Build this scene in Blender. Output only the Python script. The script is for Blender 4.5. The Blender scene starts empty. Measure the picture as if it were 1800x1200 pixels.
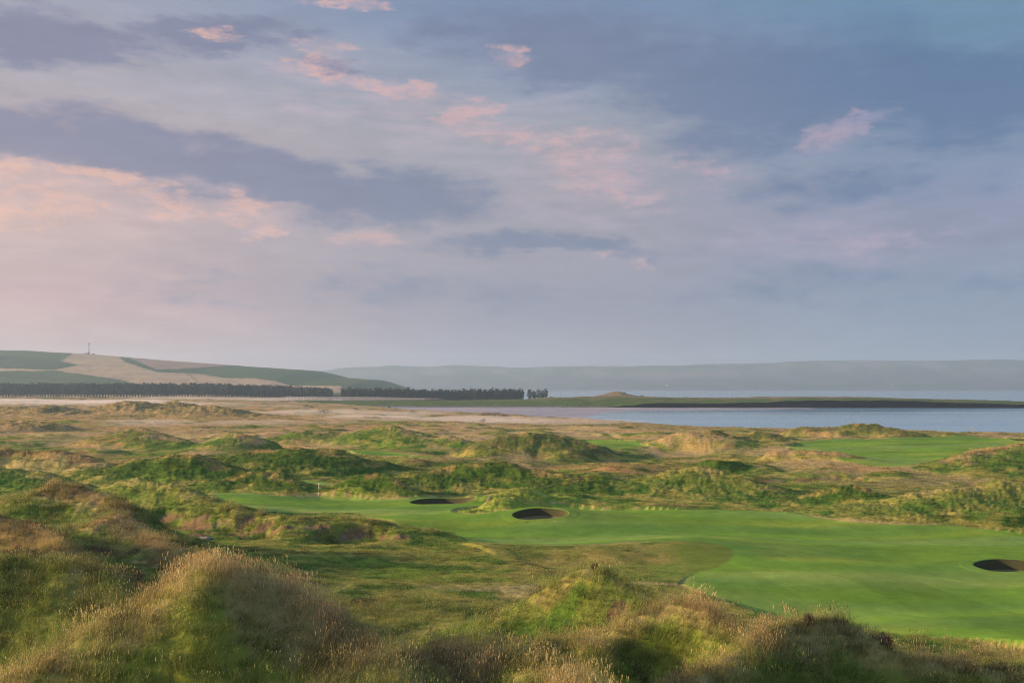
import bpy, bmesh, math, random
import numpy as np
from mathutils import Vector
random.seed(4)
rng = np.random.default_rng(11)
S = bpy.context.scene
COL = S.collection
HZ, F, CH = 680.0, 1800.0, 24.0          # horizon row, focal length in photo pixels, eye height above the sea
sunaz, sunel = math.radians(-91), math.radians(12.5)

def P(u, v, Y):
    return ((u-900)/F*Y, Y, CH-(v-HZ)/F*Y)
def lin(c):
    return tuple(((x/255)/12.92 if x/255 <= .04045 else ((x/255+.055)/1.055)**2.4) for x in c)
def sm(a, b, x):
    t = np.clip((x-a)/(b-a), 0, 1); return t*t*(3-2*t)

# ------------------------------------------------------------------ noise
_perm = rng.permutation(4096).astype(np.int64)
_ang = rng.random(4096)*2*math.pi
_gx, _gy = np.cos(_ang), np.sin(_ang)
def gnoise(x, y):
    xi = np.floor(x).astype(np.int64); yi = np.floor(y).astype(np.int64)
    fx = x-xi; fy = y-yi
    ux = fx*fx*fx*(fx*(fx*6-15)+10); uy = fy*fy*fy*(fy*(fy*6-15)+10)
    def g(ix, iy, dx, dy):
        h = _perm[(_perm[ix & 4095]+iy) & 4095]
        return _gx[h]*dx+_gy[h]*dy
    a = g(xi, yi, fx, fy); b = g(xi+1, yi, fx-1, fy)
    c = g(xi, yi+1, fx, fy-1); d = g(xi+1, yi+1, fx-1, fy-1)
    return (a+(b-a)*ux+(c-a)*uy+(a-b-c+d)*ux*uy)*1.5
def fbm(x, y, s, o=3, seed=0., g=.5):
    r = 0; a = 1; t = 0; f = 1/s
    for k in range(o):
        r = r+a*gnoise(x*f+seed*17.3+k*5.7, y*f-seed*9.1+k*3.3); t += a; a *= g; f *= 2.03
    return r/t

# ------------------------------------------------------------------ terrain description
TY = np.log(np.array([3,10,18,22,30,40,50,60,75,90,130,200,300,450,600,800,1800.]))
TT = np.array([-.6,-.3,0,.25,.5])
TZ = np.array([
 [22.4,20.6,18.4,17.2,15.4,14.2,13.9,14.0,12.8,12,11,10.7,10.5,10,9.6,9.2,8.6],
 [22.4,20.6,18.4,17.0,15.1,13.5,12.6,11.8,10.9,10.5,10,10.3,10.2,9.8,9.2,8.7,8.4],
 [22.4,20.5,18.3,17.0,14.5,12.4,11.2,10.7,10.3,10.2,10,10.2,10,9.2,7.5,5,4],
 [22.4,20.5,18.2,17.0,13.4,11.3,10.2,10.0,10,10,10,10.3,10.4,7,4,3,3],
 [22.4,20.5,18.2,16.8,13.2,10.8,10.0,10,10,10,10,10.5,10.9,5,3,3,3]])
def base_z(x, y):
    t = np.clip(x/np.maximum(y, 1), -.6, .5); ly = np.clip(np.log(np.maximum(y, 3)), TY[0], TY[-1])
    cols = [np.interp(ly, TY, TZ[i]) for i in range(5)]
    r = np.zeros_like(x)
    for i in range(5):
        lo = TT[i-1] if i else -9; hi = TT[i+1] if i < 4 else 9
        w = np.where(t <= TT[i], (t-lo)/(TT[i]-lo), (hi-t)/(hi-TT[i])); w = np.clip(w, 0, 1)
        if i == 0: w = np.where(t <= TT[0], 1, w)
        if i == 4: w = np.where(t >= TT[4], 1, w)
        w = w*w*(3-2*w); r = r+w*cols[i]
    return r
COAST = [(-420,2600),(-330,1800),(-190,1300),(-60,950),(0,850),(75,690),(123,560),(254,490),(700,450),(2500,400)]
def coast_d(x, y):                      # + inland
    best = np.full(x.shape, 1e9); sgn = np.ones(x.shape)
    for (ax, ay), (bx, by) in zip(COAST[:-1], COAST[1:]):
        dx, dy = bx-ax, by-ay
        t = np.clip(((x-ax)*dx+(y-ay)*dy)/(dx*dx+dy*dy), 0, 1)
        d = np.hypot(x-ax-t*dx, y-ay-t*dy); s = np.sign(dx*(y-ay)-dy*(x-ax))
        m = d < best; best = np.where(m, d, best); sgn = np.where(m, -s, sgn)
    return best*sgn
# ridges: crest polyline (u, v, Y), width to the front, width to the back, height of the grass on it, style
RG = [
 ([(-80,1205,28),(0,1168,28.5),(100,1126,29.2),(200,1080,30),(270,1022,30.7),(320,984,31),(370,966,31),(430,984,31),(480,1010,31),(600,1066,30),(680,1106,29),(740,1108,30),(800,1098,31),(900,1125,30),(1000,1172,27),(1070,1210,25)], 6.0,3.5,.5,'main'),
 ([(850,1100,50),(920,1058,50),(985,1024,50),(1040,1001,50),(1100,1020,49),(1160,1055,48)], 3.6,3,.25,'green'),
 ([(1060,1112,44),(1120,1072,44),(1180,1041,44),(1240,1062,43),(1300,1105,42),(1340,1130,42)], 3.4,2.4,.35,'main'),
 ([(1230,1078,54),(1300,1085,54),(1370,1100,53)], 3,2,.35,'main'),
 ([(900,1125,42),(960,1106,43),(1010,1100,43),(1050,1120,42)], 2.5,2,.35,'main'),
 ([(1180,1188,31),(1300,1135,34),(1380,1085,36),(1450,1045,37),(1510,1078,37),(1560,1118,36),(1640,1135,36),(1740,1150,36),(1850,1165,36)], 4.2,2.6,.45,'main'),
 ([(-150,985,46),(20,978,46),(100,985,46),(170,1010,45),(220,1048,43)], 6,4,.4,'green'),
 ([(130,985,54),(200,990,54),(250,1008,53)], 3,3,.2,'rust'),
 ([(-120,885,66),(0,893,66),(50,922,65),(85,955,62)], 7,6,.3,'rust'),
 ([(-60,905,84),(40,872,82),(80,850,81),(100,845,80),(140,854,79),(190,888,76),(250,928,72),(310,985,65)], 11,7,.3,'crest'),
 ([(150,872,116),(215,853,115),(270,849,113),(340,863,109),(400,884,102),(440,904,97),(520,908,96),(600,912,95),(660,920,94),(720,937,92),(790,952,90),(850,964,88)], 7,5,.15,'green'),
 ([(585,858,146),(620,838,146),(645,832,146),(680,842,144),(730,868,140)], 4,4,.1,'dgreen'),
 ([(690,842,158),(720,829,158),(755,830,158),(800,820,160),(870,817,160),(920,824,158),(960,835,155),(1010,850,150)], 10,7,.1,'dgreen'),
 ([(1000,838,155),(1050,831,155),(1120,845,155),(1180,832,152),(1230,823,152),(1290,840,148),(1350,865,140),(1400,880,135)], 13,8,.1,'green'),
 ([(1380,876,135),(1440,861,135),(1490,851,135),(1540,868,133)], 5,5,.1,'dgreen'),
 ([(1540,886,125),(1600,871,125),(1655,863,125),(1700,868,125),(1760,855,127),(1800,848,128),(1900,845,130)], 11,7,.1,'green'),
 ([(195,826,170),(240,806,170),(280,813,170),(320,802,168),(350,803,168),(400,826,165)], 10,7,.1,'dgreen'),
 ([(400,848,150),(450,829,152),(490,836,150),(525,852,148)], 7,6,.1,'dgreen'),
 ([(380,808,190),(430,797,190),(520,792,190),(590,797,188),(650,810,185),(690,832,180)], 18,8,.1,'dgreen'),
 ([(-60,790,200),(30,791,198),(60,798,197),(95,795,195),(140,799,195),(165,815,190)], 8,6,.1,'rust'),
 ([(170,778,290),(210,765,285),(240,751,280),(275,763,275),(320,778,265)], 13,8,.1,'crest'),
 ([(330,786,262),(380,773,262),(418,761,260),(450,775,255),(490,792,250)], 12,8,.1,'crest'),
 ([(450,776,290),(500,765,285),(545,755,285),(600,765,285),(650,756,280),(695,750,278),(740,766,270)], 13,9,.1,'crest'),
 ([(750,778,265),(790,767,262),(840,782,255)], 8,6,.1,'crest'),
 ([(760,803,236),(820,790,240),(860,775,240),(900,767,240),(945,762,242),(990,772,240),(1040,786,235),(1090,802,230)], 12,9,.1,'brown'),
 ([(1090,796,260),(1140,780,262),(1195,761,265),(1235,765,262),(1270,771,258)], 11,8,.1,'straw'),
 ([(1225,768,285),(1250,754,287),(1290,768,282)], 7,6,.1,'brown'),
 ([(1290,772,288),(1330,755,292),(1375,768,285)], 8,6,.1,'brown'),
 ([(1370,762,330),(1415,748,330),(1460,753,325),(1510,743,325),(1560,751,320),(1615,762,310)], 10,9,.1,'brown'),
 ([(1635,769,300),(1660,760,300),(1710,770,290)], 6,6,.1,'brown'),
 ([(1335,800,215),(1380,789,218),(1440,791,215),(1500,801,210)], 5,5,.4,'straw'),
 ([(1180,826,195),(1230,808,200),(1290,806,200),(1340,826,192)], 9,7,.1,'dgreen'),
 ([(1600,828,188),(1680,806,195),(1740,791,200),(1800,781,205),(1920,775,205)], 14,6,.1,'crest'),
 ([(-30,716,560),(30,712,560),(62,720,555)], 20,20,.1,'brown'),
 ([(40,724,530),(85,708,530),(122,722,525)], 22,20,.1,'brown'),
 ([(150,727,540),(190,712,545),(240,702,550),(285,714,545)], 26,20,.1,'brown'),
 ([(280,714,558),(305,703,558),(342,714,550)], 20,20,.1,'brown'),
 ([(225,733,480),(290,719,490),(345,711,495),(390,714,490),(432,730,480)], 26,20,.1,'brown'),
 ([(130,737,470),(200,729,475),(265,733,470)], 20,16,.1,'brown'),
 ([(-50,746,350),(30,737,350),(80,742,345),(150,762,330)], 16,12,.1,'brown'),
 ([(842,896,112),(858,882,112.5),(885,877,113),(925,884,113.5),(975,899,113.5)], 4.2,3.4,.1,'tuft'),
 ([(860,876,122),(885,866,123),(918,861,123),(955,874,123)], 3.6,3.5,.1,'tuft'),
 ([(1000,764,420),(1090,762,425),(1150,756,430),(1190,762,425)], 10,10,.1,'dgreen'),
 ([(440,752,400),(520,744,410),(600,750,400),(700,748,405),(800,752,400)], 26,18,.1,'straw'),
 ([(-60,820,150),(20,826,150),(90,838,148)], 8,6,.1,'green'),
 ([(930,832,182),(1020,822,186),(1100,824,186),(1140,834,182)], 10,8,.1,'rust'),
]
RW = []
for pl, wf, wb, gh, st in RG:
    if 120 < pl[0][2] < 345 and st != 'tuft': pl = [(u, v, Y*.91) for u, v, Y in pl]
    q = [P(*p) for p in pl]; q[:] = [(a, b, c+.14*max(0, c-10) if 110 < b < 345 else c) for a, b, c in q]; k_ = .54 if q[0][1] < 60 and q[0][0] > 0 else .78 if q[0][1] < 80 else .72 if q[0][1] < 340 else .8; q = np.array([(a, b, c-gh*.8) for a, b, c in q]); t_ = np.linspace(0, len(q)-1, 2*len(q)-1); q = np.stack([np.interp(t_, np.arange(len(q)), q[:, i]) for i in range(3)], 1)
    def smooth(z, n):
        for _ in range(n): z = np.convolve(np.concatenate([[z[0]], z, [z[-1]]]), [.25, .5, .25], 'valid')
        return z
    q = np.stack([smooth(q[:, 0], 1), smooth(q[:, 1], 1), smooth(q[:, 2], 1), smooth(q[:, 2], 14)], 1); RW.append((q, wf*k_, wb*k_, st))
HOLLOWS = [  # polyline (u, v) on z, radius, depth
 ([(260,908,101),(300,915,98),(380,930,95),(455,945,92)], 2.6, .7),
 ([(600,938,90),(640,935,91)], 2.8, 1.0), ([(430,915,96),(465,925,94)], 2.0, .6),
 ([(1320,838,163),(1380,840,163),(1470,838,163)], 6, .8),
]
HW = [(np.array([(P(*p)[0], p[2]) for p in pl]), r, d) for pl, r, d in HOLLOWS]
def poly_dist(x, y, pts):
    best = np.full(x.shape, 1e9); zb = np.zeros(x.shape); yb = np.zeros(x.shape); zs = np.zeros(x.shape); ws = np.zeros(x.shape)
    for a, b in zip(pts[:-1], pts[1:]):
        dx, dy = b[0]-a[0], b[1]-a[1]
        t = np.clip(((x-a[0])*dx+(y-a[1])*dy)/(dx*dx+dy*dy), 0, 1)
        d = np.hypot(x-a[0]-t*dx, y-a[1]-t*dy); m = d < best
        best = np.where(m, d, best); w = 1/(d*d+.12)**3; ws += w; yb += w*(a[1]+t*dy)
        if len(a) > 2: zb += w*(a[2]+t*(b[2]-a[2])); zs += w*(a[3]+t*(b[3]-a[3]))
    zb /= ws; zs /= ws; yb /= ws
    if len(pts[0]) > 2: return best, zb, yb, zs
    return best, zb, yb
def gp(u, v, z=10.):
    Y = (CH-z)*F/(v-HZ); return ((u-900)/F*Y, Y)
FAIR = [gp(*p) for p in [(335,862),(400,856),(470,851),(530,849),(575,851),(640,862),(700,868),(740,871),(830,879),(950,886),(1000,888),(1060,891),(1130,892),(1200,897),(1300,903),(1400,908),(1500,915),(1600,922),(1700,929),(1850,938),(2200,960),(2300,1200),(1850,1150),(1700,1128),(1500,1112),(1400,1100),(1340,1085),(1290,1068),(1220,1046),(1193,1036),(1120,1040),(1030,1030),(950,1005),(880,975),(800,950),(700,925),(600,905),(500,905),(440,902),(380,880)]]
SEMI = [gp(*p) for p in [(1270,967),(1240,963),(1200,961),(1120,964),(1000,969),(900,970),(800,960),(860,982),(930,1004),(1000,1022),(1100,1035),(1193,1034),(1203,1022),(1225,1012),(1262,1003),(1282,993),(1290,982),(1286,974)]]
PLAT = [gp(*p, 11.) for p in [(1380,782),(1400,772),(1470,768),(1600,769),(1710,768),(1850,771),(1950,780),(1900,800),(1790,800),(1700,809),(1560,812),(1480,806),(1420,797)]]
STRIPS = [[gp(*p) for p in q] for q in (
 [(975,778),(1040,772),(1130,777),(1160,784),(1080,790),(1000,788)],
 [(700,780),(770,774),(880,778),(860,786),(760,790)],
 [(600,792),(690,795),(780,808),(700,806),(620,800)],
 [(0,722),(20,720),(25,724),(0,725)])]
def sdf(x, y, poly):
    p = np.array(poly); x0, y0 = p.min(0)-12; x1, y1 = p.max(0)+12
    out = np.full(x.shape, -12.); m = (x > x0) & (x < x1) & (y > y0) & (y < y1)
    if not m.any(): return out
    X, Y = x[m], y[m]; d = np.full(X.shape, 1e9); ins = np.zeros(X.shape, bool)
    for i in range(len(p)):
        ax, ay = p[i-1]; bx, by = p[i]; dx, dy = bx-ax, by-ay
        t = np.clip(((X-ax)*dx+(Y-ay)*dy)/(dx*dx+dy*dy+1e-9), 0, 1)
        d = np.minimum(d, np.hypot(X-ax-t*dx, Y-ay-t*dy))
        c = ((ay > Y) != (by > Y)) & (X < (bx-ax)*(Y-ay)/(by-ay+1e-12)+ax); ins ^= c
    out[m] = np.where(ins, d, -d); return out
# pot bunkers: u, centre Y, half width, half depth, depth, skew
BUNK = [('oval',950,106.6,2.95,1.85,.9), ('long',780,121.5,3.9,3.3,.85), ('right',1778,80.2,2.85,2.0,1.0), ('far',1806,252,4.6,5.0,1.2)]
BW = [((u-900)/F*Y, Y, a, b, d) for _, u, Y, a, b, d in BUNK]
MOUNDS_BUNK = [(BW[0], .5), (BW[1], .45), (BW[2], .35), (BW[3], .5)]

SI = dict(none=0, main=1, green=2, straw=3, rust=4, crest=5, dgreen=6, brown=7, tuft=8)
def terrain(x, y, hole=True):
    """height, and masks: mow, semi, contribution and style of the dune, bare ground"""
    b = base_z(x, y)
    cd = coast_d(x, y)+gnoise(x/40, y/40)*10
    b = np.minimum(b, np.interp(cd, [-60,-2,2,12,40,120,260], [-3,-.6,.25,1.6,3.2,6,11]))
    wk = sm(15, 120, y)*.75+.25; wx = x+fbm(x, y, 11, 2, 1)*1.7*wk+fbm(x, y, 3., 1, 2)*.15; wy = y+fbm(x, y, 11, 2, 3)*1.5*wk+fbm(x, y, 3., 1, 4)*.15
    acc = np.zeros_like(x); top = np.zeros_like(x); sty = np.zeros(x.shape, np.int8)
    for i, (q, wf, wb, st) in enumerate(RW):
        r = 2.6*max(wf, wb)
        m = (x > q[:,0].min()-r) & (x < q[:,0].max()+r) & (y > q[:,1].min()-r) & (y < q[:,1].max()+r)
        if not m.any(): continue
        d, z, yy, zs = poly_dist(wx[m], wy[m], q)
        k = sm(-1, 1, (wy[m]-yy)/(.5*wf)); w = wf*(1-k)+wb*k
        lz = sm(0, 1.1, d/w)*(.6 if q[0][1] < 60 else 0); z = z*(1-lz)+np.minimum(zs, z+2)*lz
        f = np.exp(-(d/w)**(1.6 if q[0][1] > 120 else 1.7))
        c = np.maximum(z-b[m], 0)*f
        acc[m] += c**4
        t = top[m]; g = f*np.clip((z-b[m])/1.0, 0, 1); mm = g > t; t[mm] = g[mm]; top[m] = t
        s = sty[m]; s[mm] = SI[st]; sty[m] = s
    con = acc**.25; con = con*(1+.16*fbm(x, y, 5, 2, 45)*sm(.2, .8, con))
    fw = np.maximum(sdf(x, y, FAIR)+gnoise(x/5, y/5)*.5, 0); 
    mow = sm(0, .4, np.minimum(sdf(x, y, FAIR)+gnoise(x/8, y/8)*.3, 3))
    for pl in [PLAT]+STRIPS: mow = np.maximum(mow, sm(0, .8, sdf(x, y, pl)+gnoise(x/7, y/7)*.8))
    mow = np.maximum(mow, np.exp(-(((x-(-212))/14)**2+((y-512)/9)**2)**2)); mow = mow*(1-sm(-6, 2, sdf(x, y, SEMI))*sm(17, 9, x-.0*y)*.75)
    mow = mow*(1-sm(.22, .4, con))
    semi = sm(-.15, .25, sdf(x, y, SEMI)+gnoise(x/4, y/4)*.1)
    rough = 1-np.maximum(mow, semi*.7)
    h = b+con
    far = sm(250, 600, y)
    h = h+fbm(x, y, 34, 2, 5)*(.45+.9*far)*(1-.75*mow)*sm(18, 60, y)*sm(5, 60, cd)
    h = h+sm(.0, 1., mow+semi)*(gnoise(x/26+9, y/15)*.85+gnoise(x/10, y/6+4)*.2)
    amp = rough*(.35+.65*sm(.1, .9, con))*(.45+.55*sm(35, 90, y))
    n1 = fbm(x, y, 4.5, 3, 7); n2 = fbm(x, y, 1.1, 2, 8); vl = fbm(x, y, 26, 2, 44); soft = np.ones_like(x)
    for pl in [PLAT, FAIR]+STRIPS: soft = soft*(1-sm(-11, -1, sdf(x, y, pl)))
    h = h-rough*soft*sm(120, 170, y)*sm(420, 300, y)*(1-sm(.2, .9, con))*(.9+vl*1.6)
    h = h+amp*((.34+.7*far)*n1+.14*np.abs(n2)+.0*far)*sm(0, 30, cd)
    h = h+rough*far*fbm(x, y, 11, 2, 9)*.9*sm(0, 30, cd)
    bump = sm(.10, .58, fbm(x, y, 15, 2, 46))**1.4*1.7+sm(.12, .55, fbm(x, y, 6.5, 2, 47))*.45
    h = h+amp*sm(60, 95, y)*sm(480, 380, y)*(1-sm(.05, .45, top))*bump; top = np.where(top < .15, np.maximum(top, np.minimum(bump/1.6, .95)*rough*sm(60, 95, y)), top)
    fine = sm(400, 40, y)
    h = h+amp*fine*.10*gnoise(x*2.4, y*2.4)+amp*sm(50, 110, y)*sm(600, 300, y)*(.12*np.abs(gnoise(x*.55+3, y*.4))+.07*gnoise(x*1.1, y*.8))
    bare = np.zeros_like(x)
    for q, r, dp in HW:
        m = (x > q[:,0].min()-3*r) & (x < q[:,0].max()+3*r) & (y > q[:,1].min()-3*r) & (y < q[:,1].max()+3*r)
        if not m.any(): continue
        d, _, _ = poly_dist(x[m], y[m], q)
        d = d+fbm(x[m], y[m], 3, 2, 12)*1.3
        h[m] -= dp*sm(1.15*r, .55*r, d); bare[m] = np.maximum(bare[m], sm(1.0*r, .8*r, d)*sm(.12, -.05, gnoise(x[m]*.45, y[m]*.7)))
    for u, v, Y, rx, ry in BARES:
        X0 = (u-900)/F*Y; dd = np.hypot((x-X0)/rx, (y-Y)/ry)+fbm(x, y, 2.2, 2, 13)*.55
        bare = np.maximum(bare, sm(1.0, .8, dd))
    for (X0, Y0, a, bb, dp), up in MOUNDS_BUNK:
        r = np.hypot((x-X0)/a, (y-Y0)/bb)
        h = h+up*np.exp(-(r/1.9)**2)*(1+.5*np.clip((y-Y0)/bb, -1.4, 1.6))
        w = sm(1.5, 1.25, r); mow = np.maximum(mow*(1-w), 0)+w*np.maximum(mow, .85)
        if hole: h = h-2.0*sm(1.13, 1.06, r)
    return h, mow, semi, con, top, sty, bare, cd

BARES = [(1088,1044,47.5,.6,.4),(350,945,91,1.6,.9),(255,897,98,2.0,.8),(340,886,99,2.2,.8),(1262,775,280,4.5,4),(1335,768,284,5,4),
 (1775,800,195,3.8,4.5),(880,800,228,6,4),(560,848,152,2.2,1.0),(455,783,240,5,3),(45,800,190,4,2.5),(500,905,93,1.2,.6),(1240,896,116,3,.5),(1180,894,119,4,.5),(560,918,93,1.6,.8),(700,938,90,1.2,.7)]
G_, DG, OL, ST, RU, BR = [np.array(c) for c in ((.135,.205,.026),(.052,.11,.016),(.27,.245,.055),(.54,.39,.18),(.36,.19,.08),(.19,.145,.06))]
FW, FW2, SD, DIRT = [np.array(c) for c in ((.15,.275,.03),(.25,.32,.042),(.42,.34,.24),(.15,.105,.05))]
PATCH = [ # u, v on the plain, rx, ry (m), colour, strength
 (1000,822,13,5,RU,.8),(1100,830,8,3,RU,.6),(200,782,22,10,RU,.6),(560,820,18,5,RU,.35),(620,765,50,18,ST,.8),(300,760,60,20,ST,.7),
 (900,750,60,60,ST,.8),(1050,990,9,2.2,RU,.25),(1000,1075,5,4,ST,.7),(1450,1190,8,4,ST,.7),(1500,905,3,2,ST,.4),(100,826,12,5,ST,.4),(1400,800,10,5,ST,.9),
 (820,805,14,4,ST,.6),(1560,840,20,8,OL,.6),(1500,900,18,4,OL,.7),(1680,900,16,6,OL,.8),(1300,1180,6,6,ST,.5),(860,1055,6,2,ST,.6),(760,1050,8,2,OL,.6),(600,985,16,3,OL,.8)]
def ground_color(x, y, T):
    h, mow, semi, con, top, sty, bare, cd = T
    L = lambda a, b, t: a+(b-a)*t[:, None]
    na = fbm(x, y, 14, 3, 20); nb = fbm(x, y, 3.2, 3, 21); nc = fbm(x, y, .8, 2, 22); nd = fbm(x, y, 45, 2, 23)
    n = x.shape[0]
    c = np.tile(G_, (n, 1))
    c = L(c, DG, sm(-.05, .35, nb+.4*na))
    c = L(c, OL, sm(-.05, .3, -nb+.7*na+.1))
    dry = np.clip(sm(180, 480, y)*.85+.15+nd*.9+na*.7, 0, 1)
    c = L(c, ST*np.array((.78,.68,.62)), sm(.3, .9, dry+.5*nb)*sm(130, 300, y)*.9)
    for u, v, rx, ry, cc, s in PATCH:
        X0, Y0 = gp(u, v); d = np.hypot((x-X0)/rx, (y-Y0)/ry)+nb*.5
        c = L(c, cc, sm(1.15, .6, d)*s)
    flat = sm(.3, .1, top)*sm(125, 180, y)
    c = L(c, ST*.72, flat*sm(-.3, .2, nd+.5*na)*.8); c = L(c, RU*1.3, flat*sm(.1, .35, fbm(x, y, 30, 2, 97))*.45); c = L(c, DG*1.1, (sty == 0)*sm(.15, .5, top)*sm(60, 100, y)*.8); c = L(c, OL, (sty == 0)*sm(.6, .9, top)*.7); c = L(c, ST*.85, sm(52, 42, y)*sm(.45, .2, top)*sm(-3, 3, x)*.7)
    def style(i, cc, a, b, s, k=1.):
        nonlocal c
        c = L(c, cc, (sty == SI[i])*sm(a, b, top+k*(nb*.45+nc*.2))*s)
    style('main', G_*.9, .1, .3, .7); style('main', ST*.7, .7, 1.05, .6)
    style('green', DG*1.25, .15, .45, .6); style('green', OL*1.05, .75, 1., .7); style('green', ST*.6, .92, 1.1, .4)
    style('straw', ST*.7, .45, .9, .75, 1.6); style('straw', RU*1.2, .8, 1.1, .6)
    style('rust', RU*.8, .5, .9, .7)
    style('dgreen', DG*.9, .15, .5, .9); style('dgreen', OL*.9, .82, 1.05, .6); style('dgreen', RU*1.2, .92, 1.1, .4)
    style('crest', DG*1.25, .15, .45, .65); style('crest', ST*.8, .75, 1.0, .6); style('crest', RU*1.2, .9, 1.1, .6)
    style('brown', BR*.75, .2, .55, .8); style('brown', DG*1.2, .45, .6, .5, 2.); style('brown', RU*1.3, .9, 1.15, .6); c = L(c, ST*.62+RU*.25, (sty == SI['brown'])*sm(300, 340, y)*sm(-.25, .25, nb+nc*.6)*.75)
    style('tuft', G_*1.25, .1, .4, .9); style('tuft', OL*1.3, .5, .9, .5)
    # lighter strand beside the mown turf
    c = L(c, ST*.8, sm(.02, .3, mow)*sm(.9, .4, mow)*.7*(1-semi))
    f = np.tile(FW, (n, 1)); f = L(f, FW2, sm(-.1, .35, fbm(x*.35, y, 6, 3, 30)))
    f = L(f, FW*.82, sm(.0, .4, fbm(x*.3, y, 9, 2, 31))*.8)
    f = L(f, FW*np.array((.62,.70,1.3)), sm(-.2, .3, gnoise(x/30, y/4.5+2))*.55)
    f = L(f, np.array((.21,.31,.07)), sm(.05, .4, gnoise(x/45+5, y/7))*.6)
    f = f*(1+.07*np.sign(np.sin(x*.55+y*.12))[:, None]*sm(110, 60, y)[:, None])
    f = L(f, (FW*.38+OL*.28), semi*.95); f = L(f, OL*.8, semi*sm(.0, .35, na+.4*nb)*.6); c = L(c, OL*.8, semi*(1-mow)*.5)
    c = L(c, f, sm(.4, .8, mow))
    d = L(np.tile(DIRT, (n, 1)), SD*.7, sm(.1, .5, nb+nc*.5)*.6)
    c = L(c, d, bare*(1-mow)*sm(.5, .1, nb*.8+.0))
    c = L(c, SD*.9, sm(14, 4, cd)*sm(-.6, .2, nb+.3))
    return c

def mesh_obj(name, verts, faces, mat, parent=None, smooth=True):
    me = bpy.data.meshes.new(name); me.from_pydata([tuple(v) for v in verts], [], faces)
    if smooth: me.polygons.foreach_set('use_smooth', [True]*len(me.polygons))
    if mat: me.materials.append(mat)
    me.update(); o = bpy.data.objects.new(name, me); COL.objects.link(o); o.parent = parent; return o
def np_grid(name, V, nr, nc, mat, color=None):
    me = bpy.data.meshes.new(name); n = V.shape[0]
    i = np.arange(nr-1)[:, None]*nc+np.arange(nc-1)[None]; i = i.ravel()
    q = np.stack([i, i+1, i+nc+1, i+nc], 1).ravel().astype(np.int32); nf = len(i)
    me.vertices.add(n); me.vertices.foreach_set('co', V.astype(np.float32).ravel())
    me.loops.add(nf*4); me.loops.foreach_set('vertex_index', q)
    me.polygons.add(nf); me.polygons.foreach_set('loop_start', np.arange(0, nf*4, 4, dtype=np.int32))
    try: me.polygons.foreach_set('loop_total', np.full(nf, 4, np.int32))
    except Exception: pass
    me.polygons.foreach_set('use_smooth', np.ones(nf, bool)); me.update(calc_edges=True)
    if color is not None: set_attr(me, 'col', color)
    me.materials.append(mat); o = bpy.data.objects.new(name, me); COL.objects.link(o); return o
def set_attr(me, name, arr):
    if arr.ndim == 2:
        a = me.attributes.new(name, 'FLOAT_COLOR', 'POINT')
        a.data.foreach_set('color', np.hstack([arr[:, :3], np.ones((len(arr), 1))]).astype(np.float32).ravel())
    else:
        a = me.attributes.new(name, 'FLOAT', 'POINT'); a.data.foreach_set('value', arr.astype(np.float32))
def tag(o, label=None, cat=None, group=None, kind=None):
    for k, v in (('label', label), ('category', cat), ('group', group), ('kind', kind)):
        if v: o[k] = v
    return o

# ------------------------------------------------------------------ materials
def newmat(name):
    m = bpy.data.materials.new(name); m.use_nodes = True; nt = m.node_tree
    return m, nt, nt.nodes['Principled BSDF'], nt.nodes['Material Output']
def nn(nt, t, **kw):
    n = nt.nodes.new(t)
    for k, v in kw.items():
        if k.startswith('i_'):
            key = k[2:]; n.inputs[int(key) if key.isdigit() else key.replace('_', ' ')].default_value = v
        else: setattr(n, k, v)
    return n
def mixc(nt, fac, a, b, mode='MIX'):
    n = nt.nodes.new('ShaderNodeMix'); n.data_type = 'RGBA'; n.blend_type = mode
    for s, v in ((n.inputs[0], fac), (n.inputs[6], a), (n.inputs[7], b)):
        if isinstance(v, bpy.types.NodeSocket): nt.links.new(v, s)
        elif isinstance(v, (int, float)): s.default_value = v
        else: s.default_value = (*v[:3], 1)
    return n.outputs[2]
def simple(name, col, rough=.7, var=.15, scale=4, metal=0):
    m, nt, p, out = newmat(name)
    nz = nn(nt, 'ShaderNodeTexNoise', i_Scale=scale, i_Detail=4); tc = nn(nt, 'ShaderNodeTexCoord')
    nt.links.new(tc.outputs['Object'], nz.inputs['Vector'])
    c = mixc(nt, nz.outputs[0], tuple(x*(1-var) for x in col), tuple(min(1, x*(1+var)) for x in col))
    nt.links.new(c, p.inputs['Base Color']); p.inputs['Roughness'].default_value = rough; p.inputs['Metallic'].default_value = metal
    return m
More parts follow.
